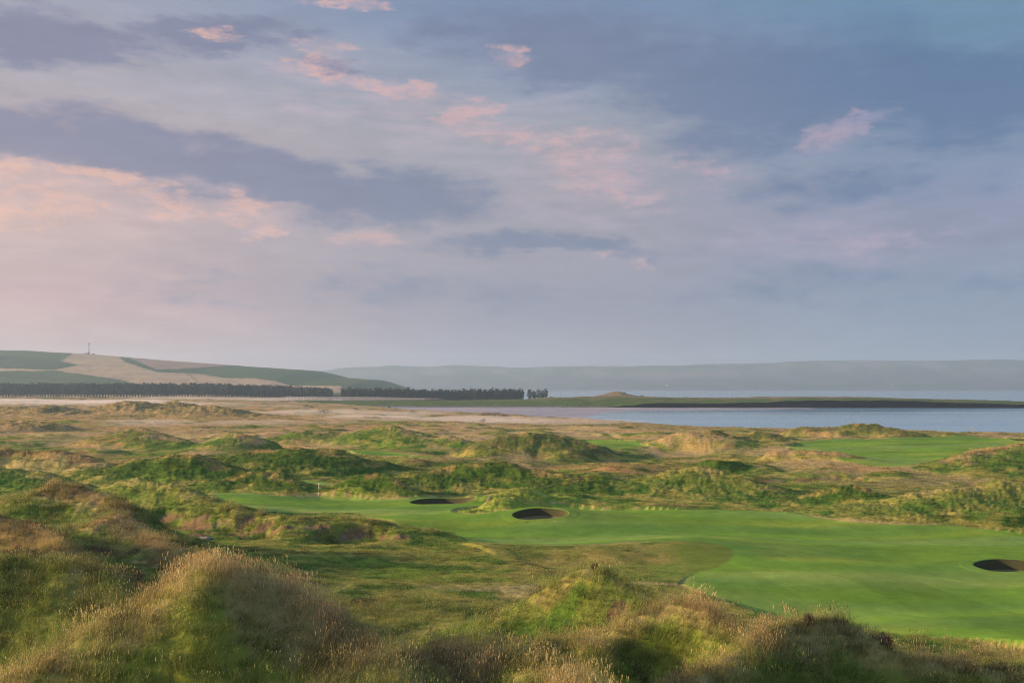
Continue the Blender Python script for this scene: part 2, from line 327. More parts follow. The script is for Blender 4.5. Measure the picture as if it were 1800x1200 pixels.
def ground_mat(name, bump=.4, scale=1.):
    m, nt, p, out = newmat(name)
    at = nn(nt, 'ShaderNodeAttribute', attribute_name='col')
    geo = nn(nt, 'ShaderNodeNewGeometry')
    n1 = nn(nt, 'ShaderNodeTexNoise', i_Scale=2.6*scale, i_Detail=6, i_Roughness=.65); nt.links.new(geo.outputs['Position'], n1.inputs['Vector'])
    n2 = nn(nt, 'ShaderNodeTexNoise', i_Scale=.55*scale, i_Detail=6, i_Roughness=.7); nt.links.new(geo.outputs['Position'], n2.inputs['Vector'])
    mr = nn(nt, 'ShaderNodeMapRange'); nt.links.new(n1.outputs[0], mr.inputs[0]); mr.inputs[1].default_value = .3; mr.inputs[2].default_value = .7; mr.inputs[3].default_value = .68; mr.inputs[4].default_value = 1.32
    rg = nn(nt, 'ShaderNodeAttribute', attribute_name='rgh'); fr = nn(nt, 'ShaderNodeMapRange'); nt.links.new(rg.outputs['Fac'], fr.inputs[0]); fr.inputs[3].default_value = .12
    c = mixc(nt, fr.outputs[0], at.outputs[0], mr.outputs[0], 'MULTIPLY')
    mr2 = nn(nt, 'ShaderNodeMapRange'); nt.links.new(n2.outputs[0], mr2.inputs[0]); mr2.inputs[1].default_value = .35; mr2.inputs[2].default_value = .65; mr2.inputs[3].default_value = .85; mr2.inputs[4].default_value = 1.15
    c = mixc(nt, 1, c, mr2.outputs[0], 'MULTIPLY')
    nt.links.new(c, p.inputs['Base Color']); p.inputs['Roughness'].default_value = .9
    p.inputs['Specular IOR Level'].default_value = .05
    am = nn(nt, 'ShaderNodeAttribute', attribute_name='rgh')
    ml = nn(nt, 'ShaderNodeMath', operation='MULTIPLY'); nt.links.new(am.outputs['Fac'], ml.inputs[0]); ml.inputs[1].default_value = bump
    bp = nn(nt, 'ShaderNodeBump'); bp.inputs['Distance'].default_value = .25/scale; nt.links.new(ml.outputs[0], bp.inputs['Strength'])
    ad = nn(nt, 'ShaderNodeMath', operation='ADD'); nt.links.new(n1.outputs[0], ad.inputs[0]); nt.links.new(n2.outputs[0], ad.inputs[1])
    nt.links.new(ad.outputs[0], bp.inputs['Height']); nt.links.new(bp.outputs[0], p.inputs['Normal'])
    return m
M_ground = ground_mat('turf')
M_far = ground_mat('far_land', .5, .12)

# ------------------------------------------------------------------ ground sheet
ts = np.concatenate([np.linspace(-3, -.75, 30)[:-1], np.linspace(-.75, -.62, 40)[:-1], np.arange(-.62, .62, .00115), np.linspace(.62, .75, 40)[1:], np.linspace(.75, 3, 30)[1:]])
Ys = [3.]
while Ys[-1] < 2700:
    y = Ys[-1]; Ys.append(y*(1+(.012 if y < 18 else .0042 if y < 350 else .006 if y < 900 else .012)))
Ys = np.array(Ys); YY, TTg = np.meshgrid(Ys, ts, indexing='ij'); gx = (YY*TTg).ravel(); gy = YY.ravel()
def chunked(x, y):
    H = []; C = []; R = []
    for i in range(0, len(x), 300000):
        a, b = x[i:i+300000], y[i:i+300000]; T = terrain(a, b); H.append(T[0]); C.append(ground_color(a, b, T)); R.append(1-.93*T[1]*(T[1] > .5)-.3*T[2]*(T[1] < .5))
    return np.concatenate(H), np.concatenate(C), np.concatenate(R)
gh, gc, gr = chunked(gx, gy)
ground = np_grid('ground', np.stack([gx, gy, gh], 1), len(Ys), len(ts), M_ground, gc); set_attr(ground.data, 'rgh', gr)
tag(ground, 'rolling links turf with mown fairway, grassy dunes and dry plain', 'ground', kind='structure')
def Hat(x, y):
    T = terrain(np.array([float(x)]), np.array([float(y)])); return float(T[0][0])

# ------------------------------------------------------------------ sea, sand flats
def water_mat():
    m, nt, p, out = newmat('sea_water')
    p.inputs['Base Color'].default_value = (.17, .31, .38, 1); p.inputs['Roughness'].default_value = .12; p.inputs['IOR'].default_value = 1.33
    geo = nn(nt, 'ShaderNodeNewGeometry'); mp = nn(nt, 'ShaderNodeMapping'); mp.inputs['Scale'].default_value = (.12, .35, 1)
    nz = nn(nt, 'ShaderNodeTexNoise', i_Scale=1., i_Detail=6, i_Roughness=.6); nt.links.new(geo.outputs['Position'], mp.inputs[0]); nt.links.new(mp.outputs[0], nz.inputs['Vector'])
    bp = nn(nt, 'ShaderNodeBump'); bp.inputs['Strength'].default_value = .03; bp.inputs['Distance'].default_value = .3
    nt.links.new(nz.outputs[0], bp.inputs['Height']); nt.links.new(bp.outputs[0], p.inputs['Normal'])
    mp2 = nn(nt, 'ShaderNodeMapping'); mp2.inputs['Scale'].default_value = (.002, .012, 1); n2 = nn(nt, 'ShaderNodeTexNoise', i_Scale=1., i_Detail=3)
    nt.links.new(geo.outputs['Position'], mp2.inputs[0]); nt.links.new(mp2.outputs[0], n2.inputs['Vector'])
    mr = nn(nt, 'ShaderNodeMapRange'); nt.links.new(n2.outputs[0], mr.inputs[0]); mr.inputs[1].default_value = .3; mr.inputs[2].default_value = .7; mr.inputs[3].default_value = .08; mr.inputs[4].default_value = .2
    nt.links.new(mr.outputs[0], p.inputs['Roughness'])
    return m
sea = mesh_obj('sea', [(-9900,300,0),(9900,300,0),(9900,9500,0),(-9900,9500,0)], [(0,1,2,3)], water_mat())
tag(sea, 'calm pale blue sea of the bay and the wide firth', 'sea', kind='structure')
def sand_mat():
    m, nt, p, out = newmat('wet_sand')
    geo = nn(nt, 'ShaderNodeNewGeometry'); mp = nn(nt, 'ShaderNodeMapping'); mp.inputs['Scale'].default_value = (.01, .03, 1)
    nz = nn(nt, 'ShaderNodeTexNoise', i_Scale=1., i_Detail=8, i_Roughness=.65); nt.links.new(geo.outputs['Position'], mp.inputs[0]); nt.links.new(mp.outputs[0], nz.inputs['Vector'])
    cr = nn(nt, 'ShaderNodeValToRGB'); e = cr.color_ramp.elements; e[0].position = .38; e[0].color = (.17,.15,.15,1); e[1].position = .62; e[1].color = (.42,.34,.31,1)
    nt.links.new(nz.outputs[0], cr.inputs[0]); nt.links.new(cr.outputs[0], p.inputs['Base Color'])
    mr = nn(nt, 'ShaderNodeMapRange'); nt.links.new(nz.outputs[0], mr.inputs[0]); mr.inputs[1].default_value = .4; mr.inputs[2].default_value = .6; mr.inputs[3].default_value = .2; mr.inputs[4].default_value = .75
    nt.links.new(mr.outputs[0], p.inputs['Roughness'])
    return m
sx = np.linspace(-520, 420, 300); sy = np.linspace(560, 1750, 330); SX, SY = np.meshgrid(sx, sy); SX = SX.ravel(); SY = SY.ravel()
def sandz(x, y):
    u = 900+F*x/y; v = HZ+CH*F/y
    t = np.interp(v, [712,719,722,726,735,742,748,760], [1500,1400,1080,1060,1030,1040,1120,1000])  # seaward limit of the bank at each distance
    d = (t-u)*y/F
    return np.clip(d*.004, -.8, .45)+fbm(x, y*1.0, 60, 4, 40)*.22
sz = sandz(SX, SY)
beach = np_grid('beach', np.stack([SX, SY, sz], 1), len(sy), len(sx), sand_mat()); tag(beach, 'wet pinkish sand flats at low tide', 'beach', kind='structure')

# ------------------------------------------------------------------ headland, wooded bank, hill, far coast
def prof(pts, Y):
    return np.array([((u-900)/F) for u, v in pts]), np.array([CH-(v-HZ)/F*Y for u, v in pts])
HT = [(250,703),(600,704),(800,703),(930,701),(960,698),(1000,697.5),(1030,696.5),(1048,692),(1066,687.5),(1085,684),(1098,688),(1115,693),(1140,697),(1200,697.5),(1260,698),(1300,696),(1330,694.5),(1420,693.5),(1470,696),(1500,698.5),(1600,700),(1680,702),(1740,705),(1800,709),(1850,714),(1900,722)]
hx = np.linspace(-900, 900, 900); hy = np.linspace(1180, 1800, 150); HX, HY = np.meshgrid(hx, hy); HX = HX.ravel(); HY = HY.ravel()
tt, zz = prof(HT, 1450.)
sh_u = np.array([-200,300,600,760,960,1150,1400,1600,1800,1850.]); sh_v = np.array([716,716,716,717,717,718,719.5,719,717.5,716])
def head(x, y):
    t = x/1450.; top = np.interp(t, tt, zz, left=9, right=-4)
    shore = np.interp(x/1330, (sh_u-900)/F, CH*F/(sh_v-HZ))+fbm(x, y, 60, 3, 50)*16
    d = y-shore
    f = np.clip(np.minimum(sm(0, 50, d)*.5+sm(20, 130, d)*.5, sm(420, 250, d)), 0, 1)
    knoll = np.exp(-(((x-(185/F*1450))/42)**2+((y-1450)/55)**2))
    tb = np.minimum(top, 10.9)
    h = -2+(tb+2)*f+knoll*np.maximum(top-tb, 0)*1.0+fbm(x, y, 25, 3, 51)*1.0*f+fbm(x, y, 8, 2, 53)*.4*f
    h = np.where(d < 0, -2+2.0*sm(-30, 0, d), h)+(d < 0)*np.maximum(0, fbm(x, y, 9, 3, 55)-.05)*4*sm(-35, -8, d)
    return h, d, f
hz_, hd, hf = head(HX, HY)
n1 = fbm(HX, HY, 30, 3, 60); n2 = fbm(HX, HY, 7, 3, 61)
hc = np.tile(G_*.5, (len(HX), 1)); mixv = lambda a, b, t: a+(b-a)*t[:, None]
hc = mixv(hc, ST*.38, sm(.0, .5, n1+sm(90, 150, hd)*.55+.4*n2)*sm(4, 12, hz_))
hc = mixv(hc, DG*.9, sm(.15, .5, n2+sm(60, 20, hd)*.15))
hc = mixv(hc, np.array((.14,.125,.115)), sm(2.4, .8, hz_+n2*2))
hc = mixv(hc, SD*.8, sm(.42, .5, n2)*sm(8, 4, hz_)*.6)
headland = np_grid('headland', np.stack([HX, HY, hz_], 1), len(hy), len(hx), M_far, hc); set_attr(headland.data, 'rgh', np.ones(len(HX)))
tag(headland, 'low grassy headland with a rocky shore and a small knoll', 'headland', kind='structure')
def head_at(x, y): return float(head(np.array([float(x)]), np.array([float(y)]))[0][0])

HL = [(-300,628),(-100,617),(0,615.5),(60,617),(120,620.5),(155,622),(200,625.5),(250,630),(300,634),(400,641),(450,645),(500,648),(560,652),(585,658),(600,663),(640,666),(668,668),(680,673),(695,680),(720,688),(760,694)]
YC = 3200.
tt2, zz2 = prof(HL, YC)
lx = np.linspace(-2600, 200, 700); ly = np.linspace(2000, 3900, 260); LX, LY = np.meshgrid(lx, ly); LX = LX.ravel(); LY = LY.ravel()
crest = np.interp(LX/YC, tt2, zz2)-CH; k = np.where(LY < YC, sm(2050, YC, LY)**.85, sm(4300, YC, LY))
LZ = 8+(crest+16)*k-8*(1-k)*0+fbm(LX, LY, 400, 3, 70)*9*k*(1-k)*4+fbm(LX, LY, 60, 3, 71)*1.0
LZ = np.minimum(LZ, 8+(crest+16)+.5)
LZ = np.where(LX/LY > -.10, LZ-sm(-.125, -.08, LX/LY)*30*(1-k), LZ)
hu = 900+F*LX/LY; hv = HZ-(LZ-CH)/LY*F
def inpoly(u, v, poly):
    ins = np.zeros(u.shape, bool); p = poly
    for i in range(len(p)):
        ax, ay = p[i-1]; bx, by = p[i]
        ins ^= ((ay > v) != (by > v)) & (u < (bx-ax)*(v-ay)/(by-ay+1e-12)+ax)
    return ins
hv2 = hv+gnoise(LX/40, LY/40)*.7+gnoise(LX/12, LY/12)*.4
lc = np.tile(G_*.42, (len(LX), 1)); ln = fbm(LX, LY, 90, 3, 72); ln2 = fbm(LX, LY, 22, 3, 73)
lc = mixv(lc, DG*.7, sm(-.1, .3, ln)*.7)
W1 = inpoly(hu, hv2, [(-200,622),(0,626),(60,628),(110,632),(140,641),(95,650),(0,647),(-200,645)]); lc[W1] = DG*.55
W2 = inpoly(hu, hv2, [(350,643),(400,641),(450,646),(560,656),(600,668),(560,672),(500,668),(440,663),(400,663),(360,655)]); lc[W2] = DG*.75
lc[inpoly(hu, hv2, [(235,632),(262,643),(280,650),(350,648),(350,656),(277,653),(250,645),(221,636),(210,628)])] = DG*.6
pale = np.array((.42,.29,.155))
A = inpoly(hu, hv2, [(105,634),(125,622),(150,610),(215,620),(212,628),(221,636),(250,645),(277,653),(350,656),(400,664),(450,665),(480,669),(511,677),(600,678.5),(600,690),(270,690),(250,677),(195,665),(125,656),(95,651),(0,651.5),(-200,651),(-200,646),(0,647),(95,650),(140,641)])
lc[A] = pale; B = inpoly(hu, hv2, [(220,612),(460,600),(455,645),(412,642),(350,646),(300,649),(275,649),(232,631)]); lc[B] = pale*np.array((.72,.66,.78))
for hl in ([(108,634),(126,622)],[(210,628),(221,636),(250,645),(277,653),(350,656),(400,664)],[(95,651),(125,656),(195,665),(250,677)],[(232,632),(275,650),(350,647),(412,642),(455,645)],[(330,655),(345,668),(352,680)],[(500,651),(505,668)],[(0,660),(120,668),(230,678)],[(-60,620),(40,632),(60,650)]):
    d_ = np.full(hu.shape, 1e9)
    for (a0, b0), (a1, b1) in zip(hl[:-1], hl[1:]):
        t_ = np.clip(((hu-a0)*(a1-a0)+(hv2-b0)*(b1-b0))/((a1-a0)**2+(b1-b0)**2), 0, 1); d_ = np.minimum(d_, np.hypot(hu-a0-t_*(a1-a0), hv2-b0-t_*(b1-b0)))
    k_ = sm(1.3, .5, d_+gnoise(LX/9, LY/9)*.5)*.8; lc = mixv(lc, DG*.5, k_)
lc *= (1+.35*ln2+.3*ln)[:, None]
hills = np_grid('hills', np.stack([LX, LY, LZ], 1), len(ly), len(lx), M_far, lc); set_attr(hills.data, 'rgh', np.ones(len(LX))*.6)
tag(hills, 'broad farmed hill with pale stubble fields and dark hedged pasture', 'hill', kind='structure')

FC = [(-200,655),(400,656),(560,652),(600,645),(640,643),(690,640.5),(725,643),(760,644),(800,641),(860,643),(900,644.5),(960,643),(1100,643),(1200,641),(1300,638),(1380,635.5),(1440,632.5),(1500,631.5),(1550,633),(1650,632.5),(1800,632),(2000,634),(2300,640)]
fx = np.linspace(-5200, 6800, 500); fy = np.linspace(7900, 9400, 60); FX, FY = np.meshgrid(fx, fy); FX = FX.ravel(); FY = FY.ravel()
tt3, zz3 = prof(FC, 9000.); cr_ = np.interp(FX/9000., tt3, zz3); kk = sm(7950, 9000, FY)*np.where(FY > 9000, sm(9900, 9000, FY), 1)
low = np.interp(FX/8200., [-.3,.1,.25,.5,.8], [20,50,62,95,80])*sm(7900, 8150, FY)*sm(8600, 8300, FY)*(.7+.3*fbm(FX, FY, 900, 3, 81))
FZ = -3+np.maximum(cr_*kk, low)+fbm(FX, FY, 500, 4, 80)*16*kk*(1-kk)*3+fbm(FX, FY, 120, 2, 82)*2+fbm(FX, FY, 800, 3, 84)*13*kk
fn = fbm(FX, FY, 260, 3, 83); fc = mixv(np.tile(G_*.7, (len(FX), 1)), np.array((.25,.2,.13)), sm(0, .3, fn)); fc = mixv(fc, DG*.6, sm(0, .3, -fn))*np.array((.3,.3,.5))*(.6+1.3*sm(8300, 8700, FY))[:, None]  # blue tint and paler back ridge put distance haze into the hill colour
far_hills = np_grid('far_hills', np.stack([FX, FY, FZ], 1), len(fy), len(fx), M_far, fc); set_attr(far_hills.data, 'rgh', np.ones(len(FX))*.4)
tag(far_hills, 'long blue hills across the firth fading into haze', 'hills', kind='structure')

# ------------------------------------------------------------------ grass
def blades(n, rad, hmin, hmax, wid, lean, seeds=0, seedh=.8, wseed=.01, rs=0, segs=3):
    r = random.Random(rs); V = []; Fc = []; Tv = []
    def strip(bx, by, h, w, la, ln, stalk):
        a = r.uniform(0, math.tau); sxn, syn = math.cos(a)*w/2, math.sin(a)*w/2; i0 = len(V); rnd = r.random()
        for k in range(segs+1):
            t = k/segs; off = ln*h*t*t; ww = (1-t)**.7 if not stalk else (.6 if k < segs else .3)
            px, py, pz = bx+math.cos(la)*off, by+math.sin(la)*off, h*t*(1-.25*ln*t)
            if k == segs and not stalk: V.append((px, py, pz)); Tv.append((t, rnd, stalk)); break
            V.append((px-sxn*ww, py-syn*ww, pz)); V.append((px+sxn*ww, py+syn*ww, pz)); Tv.append((t, rnd, stalk)); Tv.append((t, rnd, stalk))
        for k in range(segs-(0 if stalk else 1)): j = i0+2*k; Fc.append((j, j+1, j+3, j+2))
        if not stalk: j = i0+2*(segs-1); Fc.append((j, j+1, j+2))
        return px, py, pz
    for _ in range(n):
        q = rad*math.sqrt(r.random()); a = r.uniform(0, math.tau); la = r.gauss(.1, .95)
        strip(q*math.cos(a), q*math.sin(a), r.uniform(hmin, hmax), wid*r.uniform(.6, 1.3), la, r.uniform(.1, lean), 0)
    for _ in range(seeds):
        q = rad*math.sqrt(r.random()); a = r.uniform(0, math.tau); la = r.gauss(.1, 1.0)
        x, y, z = strip(q*math.cos(a), q*math.sin(a), seedh*r.uniform(.7, 1.1), wseed*.5, la, r.uniform(.1, .45), 1)
        for k in range(3):   # seed head: a few spikelets
            a = r.uniform(0, math.tau); l = seedh*r.uniform(.07, .13); w = wseed*1.3; i0 = len(V)
            dx, dy = math.cos(a)*w, math.sin(a)*w; zz = z-k*l*.45
            V += [(x, y, zz-l*.6), (x+dx, y+dy, zz), (x+dx*.4, y+dy*.4, zz+l*.6), (x-dx*.7, y-dy*.7, zz)]; Tv.extend([(1, r.random(), 1)]*4); Fc.append((i0, i0+1, i0+2, i0+3))
    return V, Fc, Tv
def grass_mat():
    m, nt, p, out = newmat('grass_blades')
    b = nn(nt, 'ShaderNodeAttribute', attribute_name='bt'); ta = nn(nt, 'ShaderNodeAttribute', attribute_name='ta', attribute_type='INSTANCER'); tb = nn(nt, 'ShaderNodeAttribute', attribute_name='tb', attribute_type='INSTANCER')
    sp = nn(nt, 'ShaderNodeSeparateColor'); nt.links.new(b.outputs['Color'], sp.inputs[0])
    mx = nn(nt, 'ShaderNodeMath', operation='MAXIMUM'); pw = nn(nt, 'ShaderNodeMath', operation='POWER'); pw.inputs[1].default_value = 1.4
    nt.links.new(sp.outputs[0], pw.inputs[0]); nt.links.new(pw.outputs[0], mx.inputs[0])
    ml = nn(nt, 'ShaderNodeMath', operation='MULTIPLY'); ml.inputs[1].default_value = .85; nt.links.new(sp.outputs[2], ml.inputs[0]); nt.links.new(ml.outputs[0], mx.inputs[1])
    c = mixc(nt, mx.outputs[0], ta.outputs['Color'], tb.outputs['Color'])
    mr = nn(nt, 'ShaderNodeMapRange'); nt.links.new(sp.outputs[1], mr.inputs[0]); mr.inputs[3].default_value = .55; mr.inputs[4].default_value = 1.45
    c = mixc(nt, 1, c, mr.outputs[0], 'MULTIPLY')
    gt = nn(nt, 'ShaderNodeMath', operation='GREATER_THAN'); gt.inputs[1].default_value = .74; nt.links.new(sp.outputs[1], gt.inputs[0])
    gm = nn(nt, 'ShaderNodeMath', operation='MULTIPLY'); nt.links.new(gt.outputs[0], gm.inputs[0]); nt.links.new(pw.outputs[0], gm.inputs[1])
    c = mixc(nt, gm.outputs[0], c, (.62,.52,.27))
    nt.links.new(c, p.inputs['Base Color']); p.inputs['Roughness'].default_value = .65; p.inputs['Specular IOR Level'].default_value = .12
    tr = nn(nt, 'ShaderNodeBsdfTranslucent'); nt.links.new(c, tr.inputs[0]); ms = nn(nt, 'ShaderNodeMixShader'); ms.inputs[0].default_value = .4
    nt.links.new(p.outputs[0], ms.inputs[1]); nt.links.new(tr.outputs[0], ms.inputs[2]); nt.links.new(ms.outputs[0], out.inputs[0])
    return m
M_grass = grass_mat()
tufts = bpy.data.collections.new('tuft_library')
TSPEC = [(80,.36,.14,.32,.012,.9,0,.5,.01), (70,.38,.14,.34,.012,1.,8,.42,.007),
         (80,.42,.25,.58,.012,.9,3,.66,.006), (80,.45,.25,.56,.012,1.,12,.70,.006),
         (60,.44,.22,.52,.011,.9,26,.70,.006), (50,.46,.22,.5,.011,1.,34,.66,.006),
         (90,.75,.18,.5,.035,.9,0,.7,.03), (80,.8,.2,.5,.03,.9,20,.6,.03),
         (110,.40,.06,.14,.010,1.,0,.5,.01), (24,.5,.25,.6,.014,1.1,16,.85,.013)]
for i, s in enumerate(TSPEC):
    V, Fc, Tv = blades(*s, rs=i+1, segs=2 if i in (6, 7, 8) else 3)
    me = bpy.data.meshes.new('tuft%d' % i); me.from_pydata(V, [], Fc); me.materials.append(M_grass)
    a = me.attributes.new('bt', 'FLOAT_COLOR', 'POINT'); a.data.foreach_set('color', np.hstack([np.array(Tv, float), np.ones((len(Tv), 1))]).ravel())
    tufts.objects.link(bpy.data.objects.new('tuft%d' % i, me))
def scatter_points(Y0, Y1, dens, tmax=.60):
    n = int(dens*tmax*(Y1**2-Y0**2)); y = np.sqrt(rng.random(n)*(Y1**2-Y0**2)+Y0**2); x = (rng.random(n)*2-1)*tmax*y; return x, y
def grass_group():
    ng = bpy.data.node_groups.new('grass_scatter', 'GeometryNodeTree')
    ng.interface.new_socket('Geometry', in_out='INPUT', socket_type='NodeSocketGeometry'); ng.interface.new_socket('Geometry', in_out='OUTPUT', socket_type='NodeSocketGeometry')
    gi = ng.nodes.new('NodeGroupInput'); go = ng.nodes.new('NodeGroupOutput'); L = ng.links.new
    ip = ng.nodes.new('GeometryNodeInstanceOnPoints'); ci = ng.nodes.new('GeometryNodeCollectionInfo'); ci.inputs[0].default_value = tufts
    ci.inputs['Separate Children'].default_value = True; ci.inputs['Reset Children'].default_value = True
    def na(name, t):
        n = ng.nodes.new('GeometryNodeInputNamedAttribute'); n.data_type = t; n.inputs[0].default_value = name; return n.outputs[0]
    L(gi.outputs[0], ip.inputs['Points']); L(ci.outputs[0], ip.inputs['Instance']); ip.inputs['Pick Instance'].default_value = True
    L(na('idx', 'INT'), ip.inputs['Instance Index']); L(na('rot', 'FLOAT_VECTOR'), ip.inputs['Rotation']); L(na('scl', 'FLOAT_VECTOR'), ip.inputs['Scale'])
    L(ip.outputs[0], go.inputs[0]); return ng
NG = grass_group()
def grass_object(name, x, y, idx, sc, hs, ta, tb, z, label):
    n = len(x); me = bpy.data.meshes.new(name); me.vertices.add(n); me.vertices.foreach_set('co', np.stack([x, y, z-.02], 1).astype(np.float32).ravel())
    a = me.attributes.new('idx', 'INT', 'POINT'); a.data.foreach_set('value', idx.astype(np.int32))
    rot = np.stack([rng.normal(0, .08, n), rng.normal(.05, .10, n), rng.random(n)*1.6-.8+(rng.random(n) < .3)*2.5], 1)
    a = me.attributes.new('rot', 'FLOAT_VECTOR', 'POINT'); a.data.foreach_set('vector', rot.astype(np.float32).ravel())
    a = me.attributes.new('scl', 'FLOAT_VECTOR', 'POINT'); a.data.foreach_set('vector', np.stack([sc, sc, sc*hs], 1).astype(np.float32).ravel())
    set_attr(me, 'ta', ta); set_attr(me, 'tb', tb)
    o = bpy.data.objects.new(name, me); COL.objects.link(o); md = o.modifiers.new('scatter', 'NODES'); md.node_group = NG
    me.materials.append(M_grass); tag(o, label, 'grass', kind='stuff'); return o
def build_grass(name, Y0, Y1, dens, label):
    x, y = scatter_points(Y0, Y1, dens)
    T = terrain(x, y); h, mow, semi, con, top, sty, bare, cd = T
    for X0, Yb, a, b, d in BW:
        mow = np.maximum(mow, 1.*(np.hypot((x-X0)/a, (y-Yb)/b) < 1.35))
    keep = (mow < .3) & (rng.random(len(x)) > semi*.6) & (rng.random(len(x)) > bare*.93) & (cd > 12)
    x, y = x[keep], y[keep]; T = tuple(t[keep] for t in T); h, mow, semi, con, top, sty, bare, cd = T
    c = ground_color(x, y, T); n = len(x)
    nb = fbm(x, y, 3.0, 3, 90); na = fbm(x, y, 9, 2, 91); r = rng.random(n)
    # how dry: 0 fresh green .. 1 straw
    near = sm(62, 50, y)
    dry = np.clip(.19+.9*nb+.5*na+(sty == 1)*(sm(.72, 1., top)*.75-.3*sm(.1, .5, top)-.42*sm(-10.5, -5, x)*sm(3, 0, x)*sm(1.0, .8, top))+(sty == 3)*(sm(.4, .9, top)*.6-.1)+(sty == 4)*(sm(.75, 1., top)*.4-.25)+(sty == 7)*(sm(.6, 1., top)*.4-.15+.35*(y > 320))+(sty == 5)*(sm(.78, 1., top)*.5-.12-.42*(y < 100))-(sty == 2)*.3-(sty == 6)*.35-(sty == 8)*.4-bare*.2+.28*sm(.3, .1, top)*sm(125, 180, y)+.22*sm(.3, .1, top)*sm(56, 44, y)*sm(-2, 3, x)-.25*(sty == 0)*sm(.15, .5, top)*sm(70, 110, y)+sm(50, 34, y)*sm(.35, .1, top)*(.3+.5*sm(-3, 3, x)), 0, 1)
    dry = np.clip(dry-.28*sm(.0, .25, fbm(x, y, 5, 2, 95))*near, 0, 1)
    longg = np.clip(near*.8+top*.45+nb*.6-(1-near)*(top < .2)*.5-semi, 0, 1)
    longg = np.where((sty == 2) | (sty == 6), longg*.6, longg)
    longg = np.where((y < 62) & (sty != 2) & (semi < .3), np.maximum(longg, .55), longg); r2 = rng.random(n); r3 = rng.random(n)
    idx = np.where(longg > .25+.35*r2, np.where(dry > .1+.65*r3, 4+(r > .5), 2+(r > .5)), np.where(dry > .55, 1, 0))
    idx = np.where((longg < .15) & (y < 130), 8, idx)
    idx = np.where((idx >= 2) & (idx <= 5) & (y < 62) & (rng.random(n) < .16), 9, idx)
    far = y > 105
    idx = np.where(far, 6+(dry > .5), idx)
    sc = rng.uniform(.55, 1.3, n)*np.where(far, np.interp(y, [105, 200, 450], [.7, .95, 1.7]), np.interp(y, [20, 60, 105], [.8, .9, 1.2]))
    hs = np.where(far, np.clip(.35+.55*longg, .3, .85)*np.interp(y, [105,450], [1.,.62]), 1.)*np.clip(.85+.5*nb, .5, 1.15)*np.where(y < 62, .62+.38*sm(.2, .7, top), 1.)
    ta = c*(.9+.2*r[:, None]); green = np.where((nb > 0)[:, None], DG*1.5, G_)
    ta = ta*.5+green*.5*(1-dry[:, None]*.3)
    red = sm(.1, .45, fbm(x, y, 4.5, 2, 93)+(sty == 4)*.4+(sty == 1)*.1)[:, None]
    red = red*.4; tip = ST*1.12*(1-red)+(RU*1.5)*red
    tb = tip*dry[:, None]+(c*.4+G_*.9)*(1-dry[:, None])
    pink = np.array((.66,.46,.29)); isst = ((idx == 4) | (idx == 5) | (idx == 9))[:, None]
    tb = np.where(isst, tb*.7+pink*.3*dry[:, None]+.3*(1-dry[:, None])*tb, tb)
    ta = np.where(isst, ta*.6+ST*.3, ta)
    br = np.clip(rng.normal(1, .28, (n, 1))+.65*gnoise(x/1.5, y/1.5)[:, None]+.3*gnoise(x/5, y/5)[:, None], .3, 1.9); tb = np.clip(tb*br, 0, .8); ta = ta*br
    return grass_object(name, x, y, idx, sc, hs, ta, tb, h, label)
build_grass('dune_grass', 15, 48, 16, 'long seeding dune grass on the near mounds')
build_grass('rough_grass', 48, 105, 7, 'rough grass over the hollows around the fairway')
build_grass('links_grass', 105, 210, 1.3, 'tussocky grass on the mounds behind the green')
build_grass('plain_grass', 210, 620, .22, 'dry pale grass on the far plain and dunes')

# ------------------------------------------------------------------ pot bunkers
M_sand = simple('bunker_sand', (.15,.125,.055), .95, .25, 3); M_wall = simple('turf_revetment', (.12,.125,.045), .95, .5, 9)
def stack_mat():
    nt = M_wall.node_tree; p = nt.nodes['Principled BSDF']; w = nn(nt, 'ShaderNodeTexWave', i_Scale=5., i_Distortion=2.5, bands_direction='Z'); tc = nn(nt, 'ShaderNodeTexCoord')
    nt.links.new(tc.outputs['Object'], w.inputs[0]); bp = nn(nt, 'ShaderNodeBump'); bp.inputs['Distance'].default_value = .06; nt.links.new(w.outputs[0], bp.inputs['Height']); nt.links.new(bp.outputs[0], p.inputs['Normal'])
stack_mat()
BLAB = ['oval pot bunker beside the rough-topped little mound on the fairway', 'long curving pot bunker at the right edge of the green', 'pot bunker alone on the open fairway at the right of the photo', 'dark sliver of bunker on the raised green by the sea']
